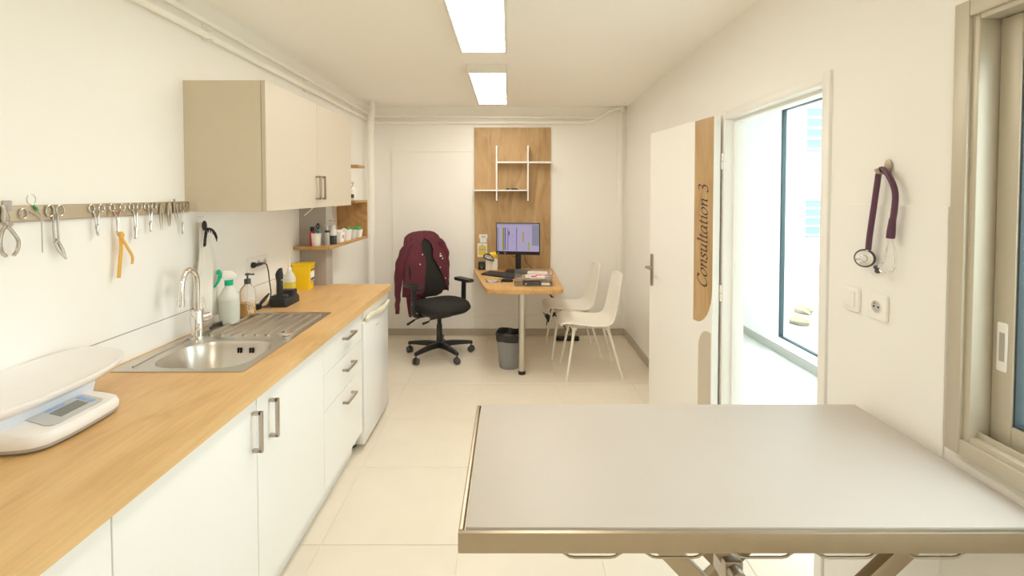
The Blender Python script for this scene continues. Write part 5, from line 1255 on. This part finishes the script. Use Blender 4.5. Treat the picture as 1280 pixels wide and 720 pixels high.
# seat
so_ = [(-0.20, -0.19), (0.0, -0.245), (0.17, -0.235), (0.255, -0.16), (0.275, 0.0), (0.255, 0.16), (0.17, 0.235), (0.0, 0.245), (-0.20, 0.19), (-0.235, 0.0)]
SO = spline([(p[0], p[1], 0) for p in so_], 5, True)
def sl(f, z, dome=0.0): return [(p.x * f, p.y * f, z + dome * (p.x * f - 0.0) ** 2 * -1.0) for p in SO]
build(MB().rings([sl(0.86, 0.425), sl(0.93, 0.44), sl(0.95, 0.455)]), 'seat_pan', black_m, t, smooth=60)
build(MB().rings([sl(0.95, 0.455, 0.15), sl(1.0, 0.475, 0.25), sl(1.0, 0.50, 0.4), sl(0.96, 0.525, 0.45), sl(0.85, 0.538, 0.45), sl(0.5, 0.540, 0.45), sl(0.1, 0.538, 0.4)]), 'seat', fabric_m, t, smooth=70)
# backrest, leaning back
def bx(z): return -0.225 - (z - 0.55) * 0.16 + 0.05 * math.sin((z - 0.5) * 4.2)
bl = []
for z, w, d in ((0.53, 0.10, 0.02), (0.55, 0.16, 0.028), (0.62, 0.205, 0.034), (0.72, 0.215, 0.036), (0.85, 0.212, 0.036), (0.97, 0.202, 0.034), (1.07, 0.182, 0.030), (1.12, 0.150, 0.024), (1.145, 0.09, 0.014)):
    bl.append([(bx(z) + d * math.sin(a) - 0.03 * (1 - abs(math.cos(a)) ** 2) + 0.02, w * math.copysign(abs(math.cos(a)) ** 0.8, math.cos(a)), z) for a in [2 * PI * k / 32 for k in range(32)]])
build(MB().rings(bl), 'backrest', fabric_m, t, smooth=60)
build(MB().tube(spline([(-0.08, 0, 0.41), (-0.25, 0, 0.42), (-0.295, 0, 0.50), (-0.30, 0, 0.70), (-0.31, 0, 0.80)], 5), 0.018, 10, flat=2.0), 'back_support', black_m, t)
for s in (-1, 1):
    up = build(MB().tube(spline([(0.0, s * 0.10, 0.415), (0.0, s * 0.25, 0.42), (0.0, s * 0.285, 0.47), (0.005, s * 0.285, 0.56), (0.01, s * 0.285, 0.685)], 5), 0.020, 10, flat=1.5), 'arm_post', black_m, t)
    build(MB().box((-0.015, s * 0.285 - 0.008 + s * 0.013, 0.52), (0.02, s * 0.285 + 0.008 + s * 0.013, 0.56), 0.004), 'arm_button', dgrey_m, up)
    apo = [[(x * f + 0.01, s * 0.285 + y * f, z) for x, y in rrect(-0.13, -0.043, 0.13, 0.043, 0.035, 5)] for f, z in ((0.92, 0.683), (1.0, 0.690), (1.0, 0.702), (0.94, 0.712), (0.7, 0.714))]
    build(MB().rings(apo), 'arm_pad', black_m, t, smooth=50)

j = thing('jacket', 'burgundy zip jacket draped over the office chair backrest', 'jacket', (*OC[:2], 0.40), OA)
# rows from the top down; each row runs opening edge -> round one side -> back -> round the other side -> opening edge
ZJ = -0.40
rows = []
zz = [1.172, 1.165, 1.15, 1.12, 1.08, 1.04, 1.00, 0.96, 0.92, 0.86, 0.80, 0.74, 0.68, 0.62, 0.56]
#  half-width, front depth, back depth, opening left (-y, viewer's left) and right (+y) edges
def lerp(tab, z):
    for (z0, v0), (z1, v1) in zip(tab[:-1], tab[1:]):
        if z0 >= z >= z1: return v0 + (v1 - v0) * (z0 - z) / (z0 - z1)
    return tab[-1][1] if z < tab[-1][0] else tab[0][1]
HW = [(1.172, 0.085), (1.165, 0.12), (1.15, 0.158), (1.12, 0.190), (1.08, 0.205), (1.0, 0.225), (0.9, 0.238), (0.8, 0.246), (0.7, 0.252), (0.56, 0.258)]
DP = [(1.172, 0.006), (1.165, 0.016), (1.15, 0.026), (1.12, 0.038), (1.08, 0.046), (1.0, 0.052), (0.56, 0.058)]
OL = [(1.10, 0.0), (1.09, -0.03), (1.06, -0.058), (1.00, -0.062), (0.95, -0.045), (0.92, -0.030), (0.88, -0.034), (0.80, -0.040), (0.70, -0.055), (0.56, -0.075)]
OR = [(1.10, 0.0), (1.09, 0.03), (1.06, 0.062), (1.00, 0.070), (0.95, 0.055), (0.92, 0.050), (0.88, 0.075), (0.80, 0.125), (0.70, 0.175), (0.62, 0.215), (0.56, 0.235)]
zz = [1.172, 1.166, 1.155, 1.14, 1.12, 1.105, 1.098, 1.088, 1.075, 1.055, 1.03, 1.00, 0.975, 0.95, 0.93, 0.91, 0.88, 0.85, 0.82, 0.79, 0.76, 0.72, 0.68, 0.64, 0.60, 0.56]
for z in zz:
    hw, dp_, ol, orr = lerp(HW, z), lerp(DP, z), lerp(OL, z), lerp(OR, z)
    row = []; x0 = bx(min(z, 1.13)) - 0.006
    def wr(y, ph): return 0.004 * math.sin(y * 40 + ph + z * 9) + 0.003 * math.sin(z * 33 + y * 12)
    n = 12
    for k in range(n + 1):          # front, from left opening edge out to -hw
        y = ol + (-hw * 0.93 - ol) * k / n
        e = abs(y) / hw
        row.append((x0 + dp_ * (1 - 0.75 * e ** 3) + (wr(y, 0) if z < 1.1 else 0), y, z + ZJ))
    row.append((x0 + dp_ * 0.1, -hw, z + ZJ)); row.append((x0 - dp_ * 0.3, -hw * 1.01, z + ZJ))
    for k in range(n + 1):          # back
        y = -hw * 0.95 + 1.9 * hw * k / n
        e = abs(y) / hw
        row.append((x0 - dp_ * (1.05 - 0.4 * e ** 3) - (wr(y, 2) if z < 1.1 else 0), y, z + ZJ))
    row.append((x0 - dp_ * 0.3, hw * 1.01, z + ZJ)); row.append((x0 + dp_ * 0.1, hw, z + ZJ))
    for k in range(n + 1):
        y = hw * 0.93 + (orr - hw * 0.93) * k / n
        e = abs(y) / hw
        row.append((x0 + dp_ * (1 - 0.75 * e ** 3) + (wr(y, 4) if z < 1.1 else 0), y, z + ZJ))
    rows.append(row)
# near front panel hangs lower, to a point
body = MB().sheet(rows)
top = rows[0]
o = build(body, 'body', burg_m, j, smooth=70)
sm = o.modifiers.new('thickness', 'SOLIDIFY'); sm.thickness = 0.006; sm.offset = 0
cap = MB().rings([[(p[0], p[1], p[2] + 0.001) for p in top], [(bx(1.13) - 0.006 + (p[0] - bx(1.13) + 0.006) * 0.2, p[1] * 0.5, p[2] + 0.007) for p in top]], False, True)
build(cap, 'collar', burg_m, j, smooth=70)
hem = []
for i in range(9):
    f = i / 8; z = 0.565 - 0.20 * f
    a, b_ = -0.245 + 0.035 * f, -0.075 - 0.115 * f
    hem.append([(bx(z) + 0.040 - 0.02 * abs(u) + 0.006 * math.sin(u * 5 + z * 20), (a + b_) / 2 + u * (b_ - a) / 2, z + ZJ) for u in [q / 5 - 1 for q in range(11)]])
o = build(MB().sheet(hem), 'front_panel', burg_m, j, smooth=70); sm = o.modifiers.new('thickness', 'SOLIDIFY'); sm.thickness = 0.006; sm.offset = 0
for s, yy_, zend in ((-1, -0.265, 0.455), (1, 0.245, 0.66)):
    pts = spline([(-0.225 - 0.03, s * 0.165, 1.075), (-0.255, s * 0.225, 0.98), (-0.265, yy_, 0.85), (-0.275, yy_ - s * -0.02, 0.68), (-0.27, yy_ + s * 0.03, zend)], 5)
    n_ = len(pts)
    rr = [0.035 + 0.020 * math.sin(PI * min(1, i / (n_ - 1) * 1.1)) - 0.012 * i / (n_ - 1) for i in range(n_)]
    mbs = MB().tube([(p.x, p.y, p.z + ZJ) for p in pts], rr, 16)
    for v in mbs.bm.verts: v.co += Vector((0.004 * math.sin(v.co.z * 60), 0.004 * math.sin(v.co.z * 47 + 1), 0))
    sv = build(mbs, 'sleeve', burg_m, j, smooth=70)
    e0, e1 = pts[-1], pts[-1] + Vector((0.005, s * 0.006, -0.055))
    build(MB().tube([(e0.x, e0.y, e0.z + ZJ + 0.01), (e1.x, e1.y, e1.z + ZJ)], [rr[-1] * 0.95, rr[-1] * 0.85], 14), 'cuff', burg_m, sv)
def dot(y, z, r_=0.007):
    build(MB().ball((bx(z) - 0.006 + lerp(DP, z) * 0.98 + 0.002, y, z + ZJ), (0.004, r_, r_), 8), 'button', paper_m, j)
for (y, z) in ((-0.062, 0.955), (-0.10, 0.865), (0.066, 0.945), (0.128, 0.815), (0.185, 0.70)): dot(y, z, 0.0065)
for (y, z) in ((0.145, 0.945), (0.155, 0.925), (0.165, 0.90), (0.14, 0.925)): dot(y, z, 0.008)
